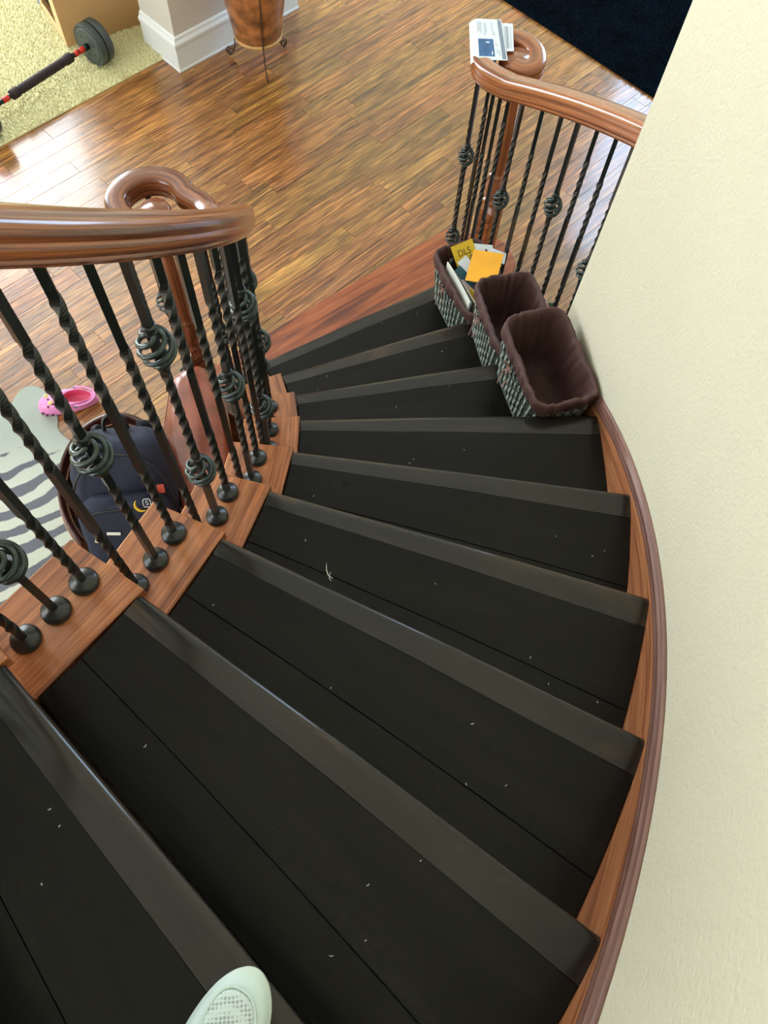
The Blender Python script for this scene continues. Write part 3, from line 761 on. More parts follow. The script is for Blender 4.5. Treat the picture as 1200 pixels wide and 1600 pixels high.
# navy rug
nv = [P2(4.275, -1.9), P2(4.275, -0.155), ]
NA = Vector((2.600, 3.545)); NB = Vector((3.385, 2.610)); dn = (NB-NA).normalized(); up_ = Vector((-dn.y, dn.x))
if up_.x < 0: up_ = -up_
q0 = NA-dn*1.2; q1 = NB; wd = 0.98
navy_poly = [tuple(q0), tuple(q1), tuple(q1+up_*wd), tuple(q0+up_*wd)]
rug = MB().prism(navy_poly, 0.0, 0.012).build('shag_rug', M['navy'], label='dark navy shag rug on the plank floor beyond the right newel post', cat='rug')
def reg_navy(rng, n):
    s = rng.random(n)*2.45; t = rng.random(n)*wd
    return np.stack([q0.x+dn.x*s+up_.x*t, q0.y+dn.y*s+up_.y*t], 1)
tufts('rug_pile', M['navy'], reg_navy, 60000, 0.016, 0.005, 0.010, rug, lean=0.8, seed=4)
# zebra rug
zo = [(-0.02, 0.692), (0.010, 0.715), (0.030, 0.763), (0.05, 0.795), (0.085, 0.812), (0.125, 0.802), (0.165, 0.765), (0.205, 0.70), (0.224, 0.63), (0.228, 0.588), (0.250, 0.552), (0.285, 0.52), (0.34, 0.46), (0.42, 0.38), (0.50, 0.28), (0.52, 0.14), (0.50, 0.0), (0.52, -0.16), (0.50, -0.34), (0.44, -0.52), (0.30, -0.62), (0.10, -0.64), (-0.12, -0.62), (-0.30, -0.55), (-0.42, -0.40), (-0.45, -0.20), (-0.42, 0.0), (-0.44, 0.2), (-0.40, 0.38), (-0.28, 0.52), (-0.14, 0.63)]
zc = [tuple(p)[:2] for p in catmull([(x, y, 0) for x, y in zo]+[(zo[0][0], zo[0][1], 0)], 4)][:-1]
MB().prism(zc, 0.0005, 0.006, (1, 0), 0.002).build('animal_hide_rug', M['zebra'], label='grey and cream zebra-striped hide rug under the chair, lower left of the plank floor', cat='rug')

# ------------------------------------------------------------------ leather tub chair
CC = Vector((0.640, 0.045, 0)); crz = math.radians(0)
chair = empty('tub_chair', CC, 'brown leather tub chair holding a navy backpack, below the left railing', 'chair')
def chair_pt(a, r, z):
    # plan: rounded horseshoe, open towards -y
    rx, ry = 0.205, 0.262
    return (CC.x+rx*r*cos(a), CC.y+ry*r*sin(a), z)
def shell(r_out, r_in, zfun, z0, a0, a1, n=44, round_=0.02):
    secs = []
    for i in range(n+1):
        a = a0+(a1-a0)*i/n; zt = zfun(a); ro = r_out(a); ri = r_in(a); mid = (ro+ri)/2
        secs.append([chair_pt(a, ro*0.93, z0), chair_pt(a, ro, z0+0.1), chair_pt(a, ro, zt-0.05), chair_pt(a, ro-0.02, zt-0.015), chair_pt(a, mid+0.02, zt), chair_pt(a, mid-0.03, zt-0.002), chair_pt(a, ri+0.02, zt-0.02), chair_pt(a, ri, zt-0.07), chair_pt(a, ri*0.98, z0+0.1), chair_pt(a, ri*0.95, z0)])
    return MB().loft(secs, True, True, smooth=True)
aA, aB = math.radians(-62), math.radians(232)
def zf(a):
    t = (math.degrees(a)-90)/142; return 0.56-0.12*min(1, abs(t))**2.0
def rout(a): 
    return 1.0
def rin(a):
    return rout(a)-0.115
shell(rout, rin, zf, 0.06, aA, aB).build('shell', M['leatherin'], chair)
wide = [(0.868, 0.548), (0.812, 0.50), (0.795, 0.40), (0.790, 0.24), (0.835, 0.06), (0.875, -0.08), (0.95, -0.13), (1.02, -0.06), (1.045, 0.08), (1.035, 0.24), (1.005, 0.40), (0.955, 0.51), (0.915, 0.556)]
wp_ = [tuple(p)[:2] for p in catmull([(x, y, 0) for x, y in wide+[wide[0]]], 4)][:-1]
rows = []
for ins_, z_ in ((0.02, 0.03), (0.0, 0.06), (0.0, 0.40), (0.004, 0.445), (0.016, 0.475), (0.036, 0.490), (0.06, 0.494)):
    rows.append([(x+(0.92-x)*0+((0.925+0.02*(y<0.1))-x)*ins_*6, y+(0.21-y)*ins_*2, z_+0.006*noise.noise(Vector((x*14, y*14, 1)))*(z_>0.3)) for x, y in wp_])
mw = MB(); mw.grid(rows, True, True, True); mw.build('wide_arm', M['leather'], chair, label='broad glossy leather arm')
MB().tube([(x, y, 0.452) for x, y in wp_]+[(wp_[0][0], wp_[0][1], 0.452)], 0.0035, 6, False).build('piping', M['piping'], chair, label='tan piping round the broad arm')
MB().lathe([(0.0, 0.16), (0.74, 0.16), (0.78, 0.2), (0.78, 0.30), (0.70, 0.335), (0.0, 0.345)], n=32, caps=False)
sc = [[chair_pt(2*PI*j/36, r, z) for j in range(36)] for r, z in ((0.78, 0.12), (0.80, 0.2), (0.80, 0.29), (0.74, 0.325), (0.5, 0.34), (0.01, 0.345))]
MB().loft(sc, True, True, smooth=True).build('seat', M['leather'], chair)
# front apron of the chair
pp = []
for off in (0.985,):
    for i in range(45):
        a = aA+(aB-aA)*i/44; p = chair_pt(a, rout(a)+0.003, zf(a)-0.045); pp.append(p)
MB().tube(pp, 0.0035, 6).build('piping', M['piping'], chair, label='tan piping along the outer rim')
pp = [chair_pt(aA+(aB-aA)*i/44, rin(aA+(aB-aA)*i/44)-0.002, zf(aA+(aB-aA)*i/44)-0.045) for i in range(45)]
MB().tube(pp, 0.0030, 6).build('piping', M['piping'], chair, label='tan piping along the inner rim')
for lx, ly in ((-0.15, -0.17), (0.16, -0.17), (-0.15, 0.2), (0.16, 0.2)):
    MB().lathe([(0.016, 0.007), (0.024, 0.13)], (CC.x+lx, CC.y+ly, 0), 12).build('leg', M['blackp'], chair)

# ------------------------------------------------------------------ backpack
BPc = Vector((0.690, 0.000, 0.50))
bag = empty('backpack', (0.675, -0.045, 0.35), 'navy blue backpack with front pocket and small patches, leaning in the leather chair', 'backpack')
BM = Matrix.Translation(BPc) @ Matrix.Rotation(math.radians(4), 4, 'Z') @ Matrix.Rotation(math.radians(-34), 4, 'X') @ Matrix.Scale(1.10, 4)
def rbox(hx, hy, z0, z1, sq=3.5, n=32, top=0.55, M4=None, cy=0.0, wob=0.0, sd=0):
    rows = []
    L = [(z0, 0.86), (z0+0.015, 0.97), (z0+0.05, 1.0)]
    for t in (0.3, 0.5, 0.7): L.append((z0+(z1-z0)*t, 1.0))
    L += [(z0+(z1-z0)*0.85, 0.95), (z0+(z1-z0)*0.94, 0.84), (z1-0.006, 0.68), (z1, top)]
    for z, s_ in L:
        r = []
        for j in range(n):
            a = 2*PI*j/n; c_, s2 = cos(a), sin(a); q = (abs(c_)**sq+abs(s2)**sq)**(-1/sq)
            w = 1+wob*noise.noise(Vector((c_*2+sd, s2*2, z*9)))
            r.append(tuple((M4 or Matrix()) @ Vector((hx*q*c_*s_*w, cy+hy*q*s2*s_*w, z))))
        rows.append(r)
    m = MB(); m.grid(rows, True, True, True); m.face([j for j in range(n)][::-1]); return m
# local frame of the bag: x width, -y front, z height
rbox(0.150, 0.085, -0.17, 0.21, M4=BM, wob=0.10, sd=1).build('main_compartment', M['bag'], bag)
rbox(0.135, 0.050, -0.16, 0.055, M4=BM, cy=-0.108, wob=0.10, sd=5, top=0.7).build('front_pocket', M['bag'], bag)
pts = [tuple(BM @ Vector((0.138*cos(t)*1.0, -0.108-0.052*sin(t) if False else -0.150+0.0*t, 0))) for t in (0, 1)]
arc = []
for i in range(25):
    t = -1+2*i/24; arc.append(tuple(BM @ Vector((0.128*t, -0.108-0.050*(1-abs(t)**3.5)**(1/3.5)*0.97-0.001, 0.030-0.10*abs(t)**6))))
MB().tube(arc, 0.0035, 6).build('zip', M['zip'], bag)
arc = []
for i in range(25):
    t = -1+2*i/24; arc.append(tuple(BM @ Vector((0.150*math.sin(t*PI/2), -0.088, -0.02+0.20*math.cos(t*PI/2)**0.8))))
MB().tube(arc, 0.004, 6).build('zip', M['zip'], bag)
arc = catmull([tuple(BM @ Vector(p)) for p in ((-0.035, 0.03, 0.20), (-0.03, 0.03, 0.245), (0.0, 0.03, 0.262), (0.03, 0.03, 0.245), (0.035, 0.03, 0.20))], 5)
MB().tube(arc, 0.007, 6).build('top_handle', M['blackp'], bag)
for sx in (-1, 1):
    arc = catmull([tuple(BM @ Vector(p)) for p in ((sx*0.06, 0.075, 0.20), (sx*0.09, 0.115, 0.17), (sx*0.12, 0.13, 0.05), (sx*0.125, 0.11, -0.08), (sx*0.11, 0.08, -0.15))], 6)
    MB().tube(arc, 0.014, 8).build('shoulder_strap', M['bagdark'], bag)
def onpocket(x, z, y=-0.1605): return BM @ Vector((x, y, z))
def pocket_box(x, z, w, h, mat, name, rot=0, y=-0.1600, t=0.003):
    MB().box((0, 0, 0), (w, t, h), 0, 0.0008, M=BM @ Matrix.Translation((x, y, z)) @ Matrix.Rotation(rot, 4, 'Y')).build(name, mat, bag)
pocket_box(-0.085, -0.055, 0.010, 0.040, M['cream'], 'zip_pull', 0.45, y=-0.157)
pocket_box(-0.035, -0.045, 0.040, 0.010, M['whitep'], 'reflective_tab', 0.15, y=-0.163)
# printed patches: yellow crescent and rounded letters in outline
arc = [tuple(BM @ Vector((0.066+0.020*cos(t), -0.1625, 0.044+0.022*sin(t)))) for t in [PI*0.75+i*PI*0.9/12 for i in range(13)]]
MB().tube(arc, [0.001+0.0035*sin(PI*i/12) for i in range(13)], 6).build('emblem', M['yellowp'], bag, label='yellow crescent emblem')
def ring(x, z, w, h, mat, name):
    arc = []
    for i in range(25):
        a = 2*PI*i/24; q = (abs(cos(a))**4+abs(sin(a))**4)**(-.25); arc.append(tuple(BM @ Vector((x+w*q*cos(a), -0.1622, z+h*q*sin(a)))))
    MB().tube(arc, 0.0011, 5).build(name, mat, bag)
ring(0.082, 0.048, 0.011, 0.014, M['whitep'], 'emblem'); ring(0.110, 0.042, 0.011, 0.014, M['whitep'], 'emblem')
arc = [tuple(BM @ Vector((x+0.014, -0.1622, z+0.044))) for x, z in ((0.073, 0.011), (0.066, 0.011), (0.065, 0.005), (0.071, 0.004), (0.072, -0.001), (0.065, -0.003))]
MB().tube(arc, 0.0011, 5).build('emblem', M['whitep'], bag)
arc = [tuple(BM @ Vector((x+0.014, -0.1622, z+0.044))) for x, z in ((0.100, 0.005), (0.093, 0.004), (0.093, -0.008), (0.100, -0.009), (0.100, -0.003), (0.096, -0.003))]
MB().tube(arc, 0.0011, 5).build('emblem', M['whitep'], bag)
MB().box((0, 0, 0), (0.022, 0.003, 0.030), 0, 0.001, M=BM @ Matrix.Translation((0.118, -0.095, 0.055))).build('emblem', M['redp'], bag, label='small red and white patch')

# ------------------------------------------------------------------ pink clog
def clog():
    root = empty('clog', (0.262, 0.700, 0.006), 'single pink foam clog lying on the tip of the zebra-striped rug', 'shoe')
    MT = Matrix.Translation((0.268, 0.703, 0.0065)) @ Matrix.Rotation(math.radians(187), 4, 'Z')
    # toe points to +x (local), length 0.255
    n = 48; L = 0.130
    def outl(a, s=1.0):
        c_, s_ = cos(a), sin(a)
        x = 0.128*(1 if c_ > 0 else 1.0)*math.copysign(abs(c_)**0.85, c_); w = 0.049+0.006*x/0.128-0.014*max(0, -x/0.128-0.1)
        return x*s, w*math.copysign(abs(s_)**0.8, s_)*s
    def open_(a):
        c_, s_ = cos(a), sin(a); return -0.045+0.064*c_*(1.0 if c_ < 0 else 0.95), 0.034*s_
    rows = []
    def ringf(f): rows.append([tuple(MT @ Vector(f(2*PI*j/n))) for j in range(n)])
    ringf(lambda a: (*outl(a, 0.93), 0.0)); ringf(lambda a: (*outl(a, 1.0), 0.008)); ringf(lambda a: (*outl(a, 1.0), 0.020)); ringf(lambda a: (*outl(a, 0.975), 0.026))
    for t in (0.12, 0.3, 0.5, 0.7, 0.88):
        def f(a, t=t):
            x0, y0 = outl(a, 0.97); x1, y1 = open_(a); toe = 0.5+0.5*cos(a)
            top = 0.062+0.006*toe if toe > 0 else 0.06
            zz = 0.026+(0.060-0.026)*(math.sin(t*PI/2)**(0.75)) + toe*0.008*math.sin(t*PI)
            if cos(a) < 0: zz -= 0.010*abs(cos(a))*t
            tt = t**1.5 if cos(a) > 0 else t**1.3
            return (x0+(x1-x0)*tt, y0+(y1-y0)*tt, zz)
        ringf(f)
    ringf(lambda a: (*open_(a), 0.062-0.010*max(0, -cos(a))))
    ringf(lambda a: (open_(a)[0]*0.97-0.001, open_(a)[1]*0.94, 0.060-0.010*max(0, -cos(a))))
    m = MB(); m.grid(rows, True, True); o = m.build('upper', M['pink'], root)
    rows = []
    ringf(lambda a: (open_(a)[0]*0.97-0.001, open_(a)[1]*0.94, 0.060-0.010*max(0, -cos(a))))
    ringf(lambda a: (open_(a)[0], open_(a)[1]*0.93, 0.03)); ringf(lambda a: (-0.045+0.060*cos(a), 0.031*sin(a), 0.018)); ringf(lambda a: (-0.045+0.03*cos(a), 0.016*sin(a), 0.015))
    m = MB(); m.grid(rows, True, True, True); m.build('footbed', M['pinkin'], root)
    # heel strap lying forward/back as raised band
    arc = [tuple(MT @ Vector((-0.040-0.082*sin(t), 0.050*cos(t), 0.055-0.006*sin(t)))) for t in [i*PI/16 for i in range(17)]]
    MB().tube(arc, 0.005, 6).build('heel_strap', M['pink'], root)
    for sy in (-1, 1):
        MB().lathe([(0.0, 0), (0.0065, 0.0), (0.0065, 0.004), (0, 0.005)], (0, 0, 0), 12, False)
        c = MT @ Vector((-0.040, sy*0.051, 0.052))
        mm = MB(); T = Matrix.Translation(c) @ Matrix.Rotation(math.radians(7), 4, 'Z') @ Matrix.Rotation(math.radians(sy*-90), 4, 'X')
        secs = [[tuple(T @ Vector((r*cos(2*PI*j/12), r*sin(2*PI*j/12), z))) for j in range(12)] for r, z in ((0.0068, -0.004), (0.0068, 0.003), (0.004, 0.004))]
        mm.loft(secs).build('rivet', M['greyb'], root)
    hp = [(0.095, 0.020, .048), (0.098, -0.016, .047), (0.075, 0.034, .055), (0.072, 0.002, .063), (0.075, -0.032, .055), (0.05, 0.030, .062), (0.045, -0.035, .060), (0.110, 0.038, .018), (0.122, 0.010, .018), (0.092, 0.049, .016), (0.068, 0.053, .018)]
    for x, y, z in hp:
        c = MT @ Vector((x, y, z)); MB().lathe([(0.0045, -0.006), (0.0045, 0.0015), (0.003, 0.002)], tuple(c), 10).build('vent_hole', M['hole'], root)
    for x, y, z in ((0.080, -0.018, 0.060), (0.062, 0.022, 0.064)):
        c = MT @ Vector((x, y, z)); mm = MB()
        for q in range(5): mm.lathe([(0.0, -0.002), (0.005, 0), (0.004, 0.003), (0.0, 0.004)], (c.x+0.007*cos(q*1.257), c.y+0.007*sin(q*1.257), c.z), 8, False)
        mm.lathe([(0.0, -0.002), (0.004, 0), (0.004, 0.005), (0.0, 0.006)], tuple(c), 8, False); mm.build('charm', M['charm'], root)
clog()

# ------------------------------------------------------------------ baskets
def rrect(hx, hy, r, n=80):
    """rounded rectangle, n points, starting at +x side"""
    P = []
    per = 4*(hx+hy)-8*r+2*PI*r
    for i in range(n):
        a = 2*PI*i/n; c_, s_ = cos(a), sin(a); q = 7.0
        k = (abs(c_)**q+abs(s_)**q)**(-1/q); P.append((hx*k*c_, hy*k*s_, math.atan2(s_, c_)))
    return P
def basket(root, M4, hx, hy, h, tp, seed, flop=0.0, tie=True, slump=(0, 0)):
    """local: x across, y along; bottom half sizes hx*tp, hy*tp"""
    def P(x, y, z): return tuple(M4 @ Vector((x, y, z)))
    def sz(z): t = z/h; return tp+(1-tp)*t
    # dark woven shell
    rows = []
    for z in (0.0, 0.01, h*0.5, h-0.01):
        s_ = sz(z); rows.append([P(x*s_*(0.97 if z == 0 else 1), y*s_*(0.97 if z == 0 else 1), z) for x, y, _ in rrect(hx, hy, 0.02, 64)])
    m = MB(); m.grid(rows, True, True); m.face([j for j in range(64)][::-1]); m.build('wicker_body', M['wickerd'], root)
    # upright stakes (slanting) woven over thin weavers
    st_ = MB(); nS = 44
    for q in range(nS):
        pth = []
        for i in range(9):
            z = 0.003+(h-0.03)*i/8; s_ = sz(z); a = 2*PI*q/nS+0.10*i/8; c_, s2 = cos(a), sin(a); k = (abs(c_)**7+abs(s2)**7)**(-1/7)
            wv = 0.0025+0.0018*(1 if (i+q) % 2 else -1); pth.append((hx*k*c_*s_+wv*c_, hy*k*s2*s_+wv*s2, z, a))
        secs = []
        for x, y, z, a in pth:
            # tangent along the side
            if abs(x)/hx > abs(y)/hy: t = Vector((0, 1, 0)); nn = Vector((1 if x > 0 else -1, 0, 0))
            else: t = Vector((1, 0, 0)); nn = Vector((0, 1 if y > 0 else -1, 0))
            w = 0.0050; c = Vector((x, y, z))
            secs.append([P(*(c-t*w)), P(*(c+t*w)), P(*(c+t*w+nn*0.002)), P(*(c-t*w+nn*0.002))])
        st_.loft(secs, True, True, smooth=False)
    st_.build('wicker_stakes', M['wickerl'], root, kind='stuff')
    wv = MB(); 
    for i in range(1, 11):
        z = h*i/11.0; s_ = sz(z); pts = []
        for j, (x, y, a) in enumerate(rrect(hx, hy, 0.02, 80)):
            o_ = 0.003+0.0022*(1 if (j//2+i) % 2 else -1); pts.append(P(x*s_+o_*cos(a), y*s_+o_*sin(a), z))
        pts.append(pts[0]); wv.tube(pts, 0.0016, 4, False)
    for z in (0.004,):
        pts = [P(x*sz(z)+0.003*cos(a), y*sz(z)+0.003*sin(a), z) for x, y, a in rrect(hx, hy, 0.02, 60)]; pts.append(pts[0]); wv.tube(pts, 0.0045, 6, False)
    wv.build('wicker_weavers', M['wickerd'], root, kind='stuff')
    # cloth liner
    nn_ = 128; prof = [(0.010, -0.052, 1.0), (0.014, -0.040, 1.0), (0.013, -0.02, .8), (0.011, -0.004, .6), (0.005, 0.004, .5), (-0.003, 0.003, .6), (-0.010, -0.006, .8), (-0.014, -0.03, 1), (-0.018, -0.07, 1.2), (-0.022, -0.12, 1.2), (-0.026, -0.17, 1), (-0.03, -(h-0.016), .8)]
    rows = []
    base = rrect(hx, hy, 0.03, nn_)
    for ip, (off, dz, wr) in enumerate(prof):
        row = []
        for j, (x, y, a) in enumerate(base):
            t = 2*PI*j/nn_
            w = noise.noise(Vector((cos(t)*6+seed, sin(t)*6, dz*9)))*0.012*wr + noise.noise(Vector((cos(t)*18+seed, sin(t)*18, dz*14+3)))*0.0085*wr
            zz = h+dz+noise.noise(Vector((cos(t)*5+seed*2, sin(t)*5, 1.0)))*0.006*(1 if dz > -0.06 else 0.3)
            if dz <= -0.04 and ip < 2: zz += noise.noise(Vector((cos(t)*15+seed, sin(t)*15, 7)))*0.006
            s_ = sz(max(0, h+dz)); k = off+w
            zz += flop*max(0, sin(t))**2*(1 if dz > -0.1 else 0)
            row.append(P(x*s_+k*cos(a)*0.9, y*s_+k*sin(a)*0.9, zz))
        rows.append(row)
    m = MB(); m.grid(rows, True, True, True); lo = m.build('cloth_liner', M['liner'], root)
    if tie:
        # eyelets, bow and hanging tails on the -x side
        z = h-0.045; 
        for yy in [-0.05+0.02*i for i in range(6)]:
            mm = MB(); c = Vector((-hx*sz(z)-0.0165, yy, z)); pts = [P(c.x, c.y+0.0035*cos(t), c.z+0.0035*sin(t)) for t in [2*PI*i/10 for i in range(11)]]
            mm.tube(pts, 0.0013, 5).build('eyelet', M['blackp'], root)
        x0 = -hx*sz(z)-0.022; rb = MB()
        for dy, drop in ((0.012, 0.11), (-0.006, 0.085)):
            pts = catmull([P(x0, 0.02, z), P(x0-0.008, 0.02+dy, z-0.03), P(x0-0.004, 0.02+dy*2.2, z-drop*0.6), P(x0-0.014, 0.02+dy*1.6, z-drop)], 6)
            secs = []
            for i_, p in enumerate(pts):
                w = 0.0035; secs.append([(p.x, p.y-w, p.z), (p.x, p.y+w, p.z), (p.x-0.0012, p.y+w, p.z), (p.x-0.0012, p.y-w, p.z)])
            rb.loft(secs, True, True, smooth=False)
        for sgn in (-1, 1):
            pts = catmull([P(x0, 0.02, z), P(x0-0.006, 0.02+sgn*0.014, z+0.010), P(x0-0.008, 0.02+sgn*0.026, z+0.002), P(x0-0.004, 0.02+sgn*0.014, z-0.007), P(x0, 0.02, z)], 5)
            rb.tube(pts, 0.0022, 6)
        rb.build('tie_ribbon', M['ribbon'], root)
BASK = [  # centre x, y, tread z, rotation, label
    (2.000, 0.820, tz(1), math.radians(17), 0.100, 0.178, 'wicker basket stuffed with envelopes and papers, lowest of the three on the stairs'),
    (2.082, 0.500, tz(2), math.radians(8), 0.108, 0.160, 'empty wicker basket with brown cloth liner, the middle one of the three'),
    (2.105, 0.165, tz(3), math.radians(11), 0.103, 0.172, 'empty wicker basket with brown liner, highest of the three, against the cream wall'),
]
bmats = []
for i, (x, y, z, rz, hx, hy, lab) in enumerate(BASK):
    r = empty('wicker_basket', (x, y, z), lab, 'basket', 'lined wicker baskets on the stairs')
    M4 = Matrix.Translation((x, y, z+0.001)) @ Matrix.Rotation(rz, 4, 'Z')
    bmats.append(M4)
    basket(r, M4, hx, hy, 0.245, 0.86, 3.1*i+1, flop=0.012 if i == 2 else 0.0)

# ------------------------------------------------------------------ papers in the first basket
B1 = bmats[0]
def sheet(name, mat, w, h, loc, rot, label, cat, t=0.0012, bend=0.0, group=None, extra=None):
    """flat item in the frame of basket 1; rot = (rx, ry, rz)"""
    from mathutils import Euler
    Mx = B1 @ Matrix.Translation(loc) @ Euler(rot, 'XYZ').to_matrix().to_4x4()
    m = MB(); nx = 6; secs = []
    for i in range(nx+1):
        x = -w/2+w*i/nx; zb = bend*(1-(2*i/nx-1)**2)
        secs.append([tuple(Mx @ Vector((x, -h/2, zb))), tuple(Mx @ Vector((x, h/2, zb))), tuple(Mx @ Vector((x, h/2, zb+t))), tuple(Mx @ Vector((x, -h/2, zb+t)))])
    m.loft(secs, True, True, smooth=False)
    o = m.build(name, mat, label=label, cat=cat, group=group, origin=tuple(Mx.translation))
    if extra: extra(o, Mx)
    return o
def bars(o, Mx, L, mat, name, z):
    mm = MB()
    for (x, y, w, h) in L: mm.box((0, 0, 0), (w, h, 0.0004), 0, 0, M=Mx @ Matrix.Translation((x, y, z)))
    mm.build(name, mat, o)
R_ = math.radians
# upright magazines / letters along the left side
for i, (dx, dz, mt, nm, lb) in enumerate([
    (-0.082, 0.0, 'paperw', 'magazine', 'white magazine standing at the left side of the paper-filled basket'),
    (-0.073, -0.004, 'paper', 'letter', 'folded white letter standing between magazines in the paper-filled basket'),
    (-0.066, -0.000, 'olive', 'magazine', 'thin brown-edged magazine standing behind the white ones in the basket'),
    (-0.056, -0.006, 'paperw', 'magazine', 'grey-white catalogue standing nearest the middle of the paper-filled basket')]):
    sheet(nm, M[mt], 0.215, 0.245-0.02*i, (dx, -0.020+0.006*i, 0.145+dz), (R_(90), R_(0), R_(90+2*i)), lb, nm, t=0.004 if nm == 'magazine' else 0.0015, bend=0.004)
def ytxt(o, Mx):
    cu = bpy.data.curves.new('txt', 'FONT'); cu.body = 'DLS'; cu.size = 0.036; cu.align_x = 'CENTER'; cu.extrude = 0.0002
    t = bpy.data.objects.new('txt', cu); COL.objects.link(t); dg = bpy.context.evaluated_depsgraph_get(); me = bpy.data.meshes.new_from_object(t.evaluated_get(dg))
    bpy.data.objects.remove(t); me.materials.clear(); me.materials.append(M['darkink'])
    q = bpy.data.objects.new('lettering', me); COL.objects.link(q); q.parent = o
    q.matrix_basis = Matrix.Translation(-o.location) @ Mx @ Matrix.Translation((0.0, 0.012, 0.0016))
sheet('envelope', M['yellow'], 0.100, 0.12, (0.012, 0.105, 0.240), (R_(38), R_(0), R_(8)), 'bright yellow envelope with dark lettering at the far end of the basket', 'envelope', extra=ytxt)
sheet('envelope', M['orange'], 0.120, 0.145, (0.040, 0.005, 0.280), (R_(8), R_(-8), R_(-38)), 'large orange-yellow envelope lying across the top of the basket', 'envelope')
sheet('card', M['paper'], 0.080, 0.080, (0.085, 0.100, 0.240), (R_(20), R_(8), R_(-18)), 'pale blue-white card behind the orange envelope', 'card')
sheet('card', M['paper'], 0.065, 0.050, (0.118, 0.045, 0.272), (R_(10), R_(16), R_(-30)), 'small white card with fine blue print sticking out over the right rim', 'card',
      extra=lambda o, Mx: bars(o, Mx, [(-0.02+0.006*i, 0, 0.0015, 0.03) for i in range(5)], M['ink'], 'printed_lines', 0.0014))
sheet('flyer', M['whitep'], 0.060, 0.08, (0.000, 0.060, 0.238), (R_(25), R_(6), R_(28)), 'white and grey flyer wedged under the orange envelope', 'flyer')
sheet('booklet', M['teal'], 0.045, 0.10, (-0.030, 0.020, 0.225), (R_(30), R_(-25), R_(20)), 'small dark teal booklet left of the orange envelope', 'booklet')
sheet('leaflet', M['pinkc'], 0.035, 0.13, (-0.026, -0.045, 0.205), (R_(20), R_(-40), R_(14)), 'pale pink leaflet between the magazines and the teal booklet', 'leaflet')
sheet('card', M['purple'], 0.040, 0.10, (-0.006, -0.070, 0.205), (R_(10), R_(-30), R_(18)), 'dark purple card under the near corner of the orange envelope', 'card')
sheet('magazine', M['olive'], 0.11, 0.13, (0.060, 0.035, 0.222), (R_(8), R_(10), R_(-20)), 'patterned olive-brown magazine under the white cards', 'magazine', t=0.004)
sheet('envelope', M['yellow'], 0.10, 0.17, (-0.024, -0.085, 0.15), (R_(90), R_(0), R_(98)), 'narrow yellow-edged envelope standing at the near end of the basket', 'envelope')
pm = MB(); pm.tube([B1 @ Vector((-0.058, 0.095, 0.19)), B1 @ Vector((-0.056, 0.10, 0.262))], 0.006, 8)
pen = pm.build('marker_pen', M['blackp'], label='black marker pen standing in the far left corner of the basket', cat='pen')
pm = MB(); pm.tube([B1 @ Vector((-0.0562, 0.0995, 0.252)), B1 @ Vector((-0.0558, 0.1005, 0.258))], 0.0064, 8); pm.build('pen_band', M['greyb'], pen)

# papers lying on the right handrail scroll
def paper(corners, z, mat, name, label, curl=0.0):
    (a, b, c, d) = [Vector((x, y, z)) for x, y in corners]
    m = MB(); n = 10; secs = []
    for i in range(n+1):
        t = i/n; p = a.lerp(b, t); q = d.lerp(c, t); zc = curl*max(0, 1-t*4)**2
        dz = Vector((0, 0, -zc)); tk = Vector((0, 0, 0.0014))
        secs.append([tuple(p+dz), tuple(q+dz), tuple(q+dz+tk), tuple(p+dz+tk)])
    m.loft(secs, True, True, smooth=False)
    return m.build(name, mat, label=label, cat='letter', origin=tuple((a+b+c+d)/4))
def pquad(corners, z, s0, s1, t0, t1, mat, name, parent):
    a, b, c, d = [Vector((x, y, z)) for x, y in corners]
    f = lambda s, t: (a.lerp(b, s)).lerp(d.lerp(c, s), t)
    P = [f(s0, t0), f(s1, t0), f(s1, t1), f(s0, t1)]
    MB().prism([(p.x, p.y) for p in P], z, z+0.0005).build(name, mat, parent)
ztop = zr+0.0805
c1 = [(1.972, 1.458), (2.084, 1.449), (2.076, 1.231), (1.950, 1.239)]
p2c = [(2.070, 1.437), (2.124, 1.432), (2.106, 1.285), (2.060, 1.282)]
o2 = paper(p2c, ztop+0.001, M['paper'], 'letter', 'smaller white printed sheet, half under the folded statement on the handrail')
for s in (0.42, 0.52, 0.64, 0.8): pquad(p2c, ztop+0.0026, s, s+(0.07 if s == 0.52 else 0.025), 0.12, 0.9, M['ink'] if s != 0.52 else M['papergrey'], 'printed_lines', o2)
o1 = paper(c1, ztop+0.0045, M['paper'], 'folded_statement', 'folded white statement with a blue picture, lying on the scroll of the right handrail', curl=0.018)
zz1 = ztop+0.0061
pquad(c1, zz1, 0.22, 0.66, 0.50, 0.92, M['paperblue'], 'picture', o1)
pquad(c1, zz1, 0.86, 0.97, 0.02, 0.98, M['papergrey'], 'dark_stripe', o1)
for s, t0, t1 in ((0.22, .08, .34), (0.27, .08, .30), (0.32, .08, .38), (0.42, .1, .42), (0.47, .1, .36), (0.66, .08, .40), (0.71, .3, .42), (0.72, .60, .66), (0.76, .62, .68), (0.74, .74, .84), (0.79, .76, .90)):
    pquad(c1, zz1, s, s+0.012, t0, t1, M['ink'], 'printed_lines', o1)
pquad(c1, zz1+0.0004, 0.44, 0.54, 0.57, 0.60, M['whitep'], 'picture_mark', o1)
pquad(c1, zz1+0.0004, 0.58, 0.61, 0.80, 0.88, M['whitep'], 'picture_mark', o1)

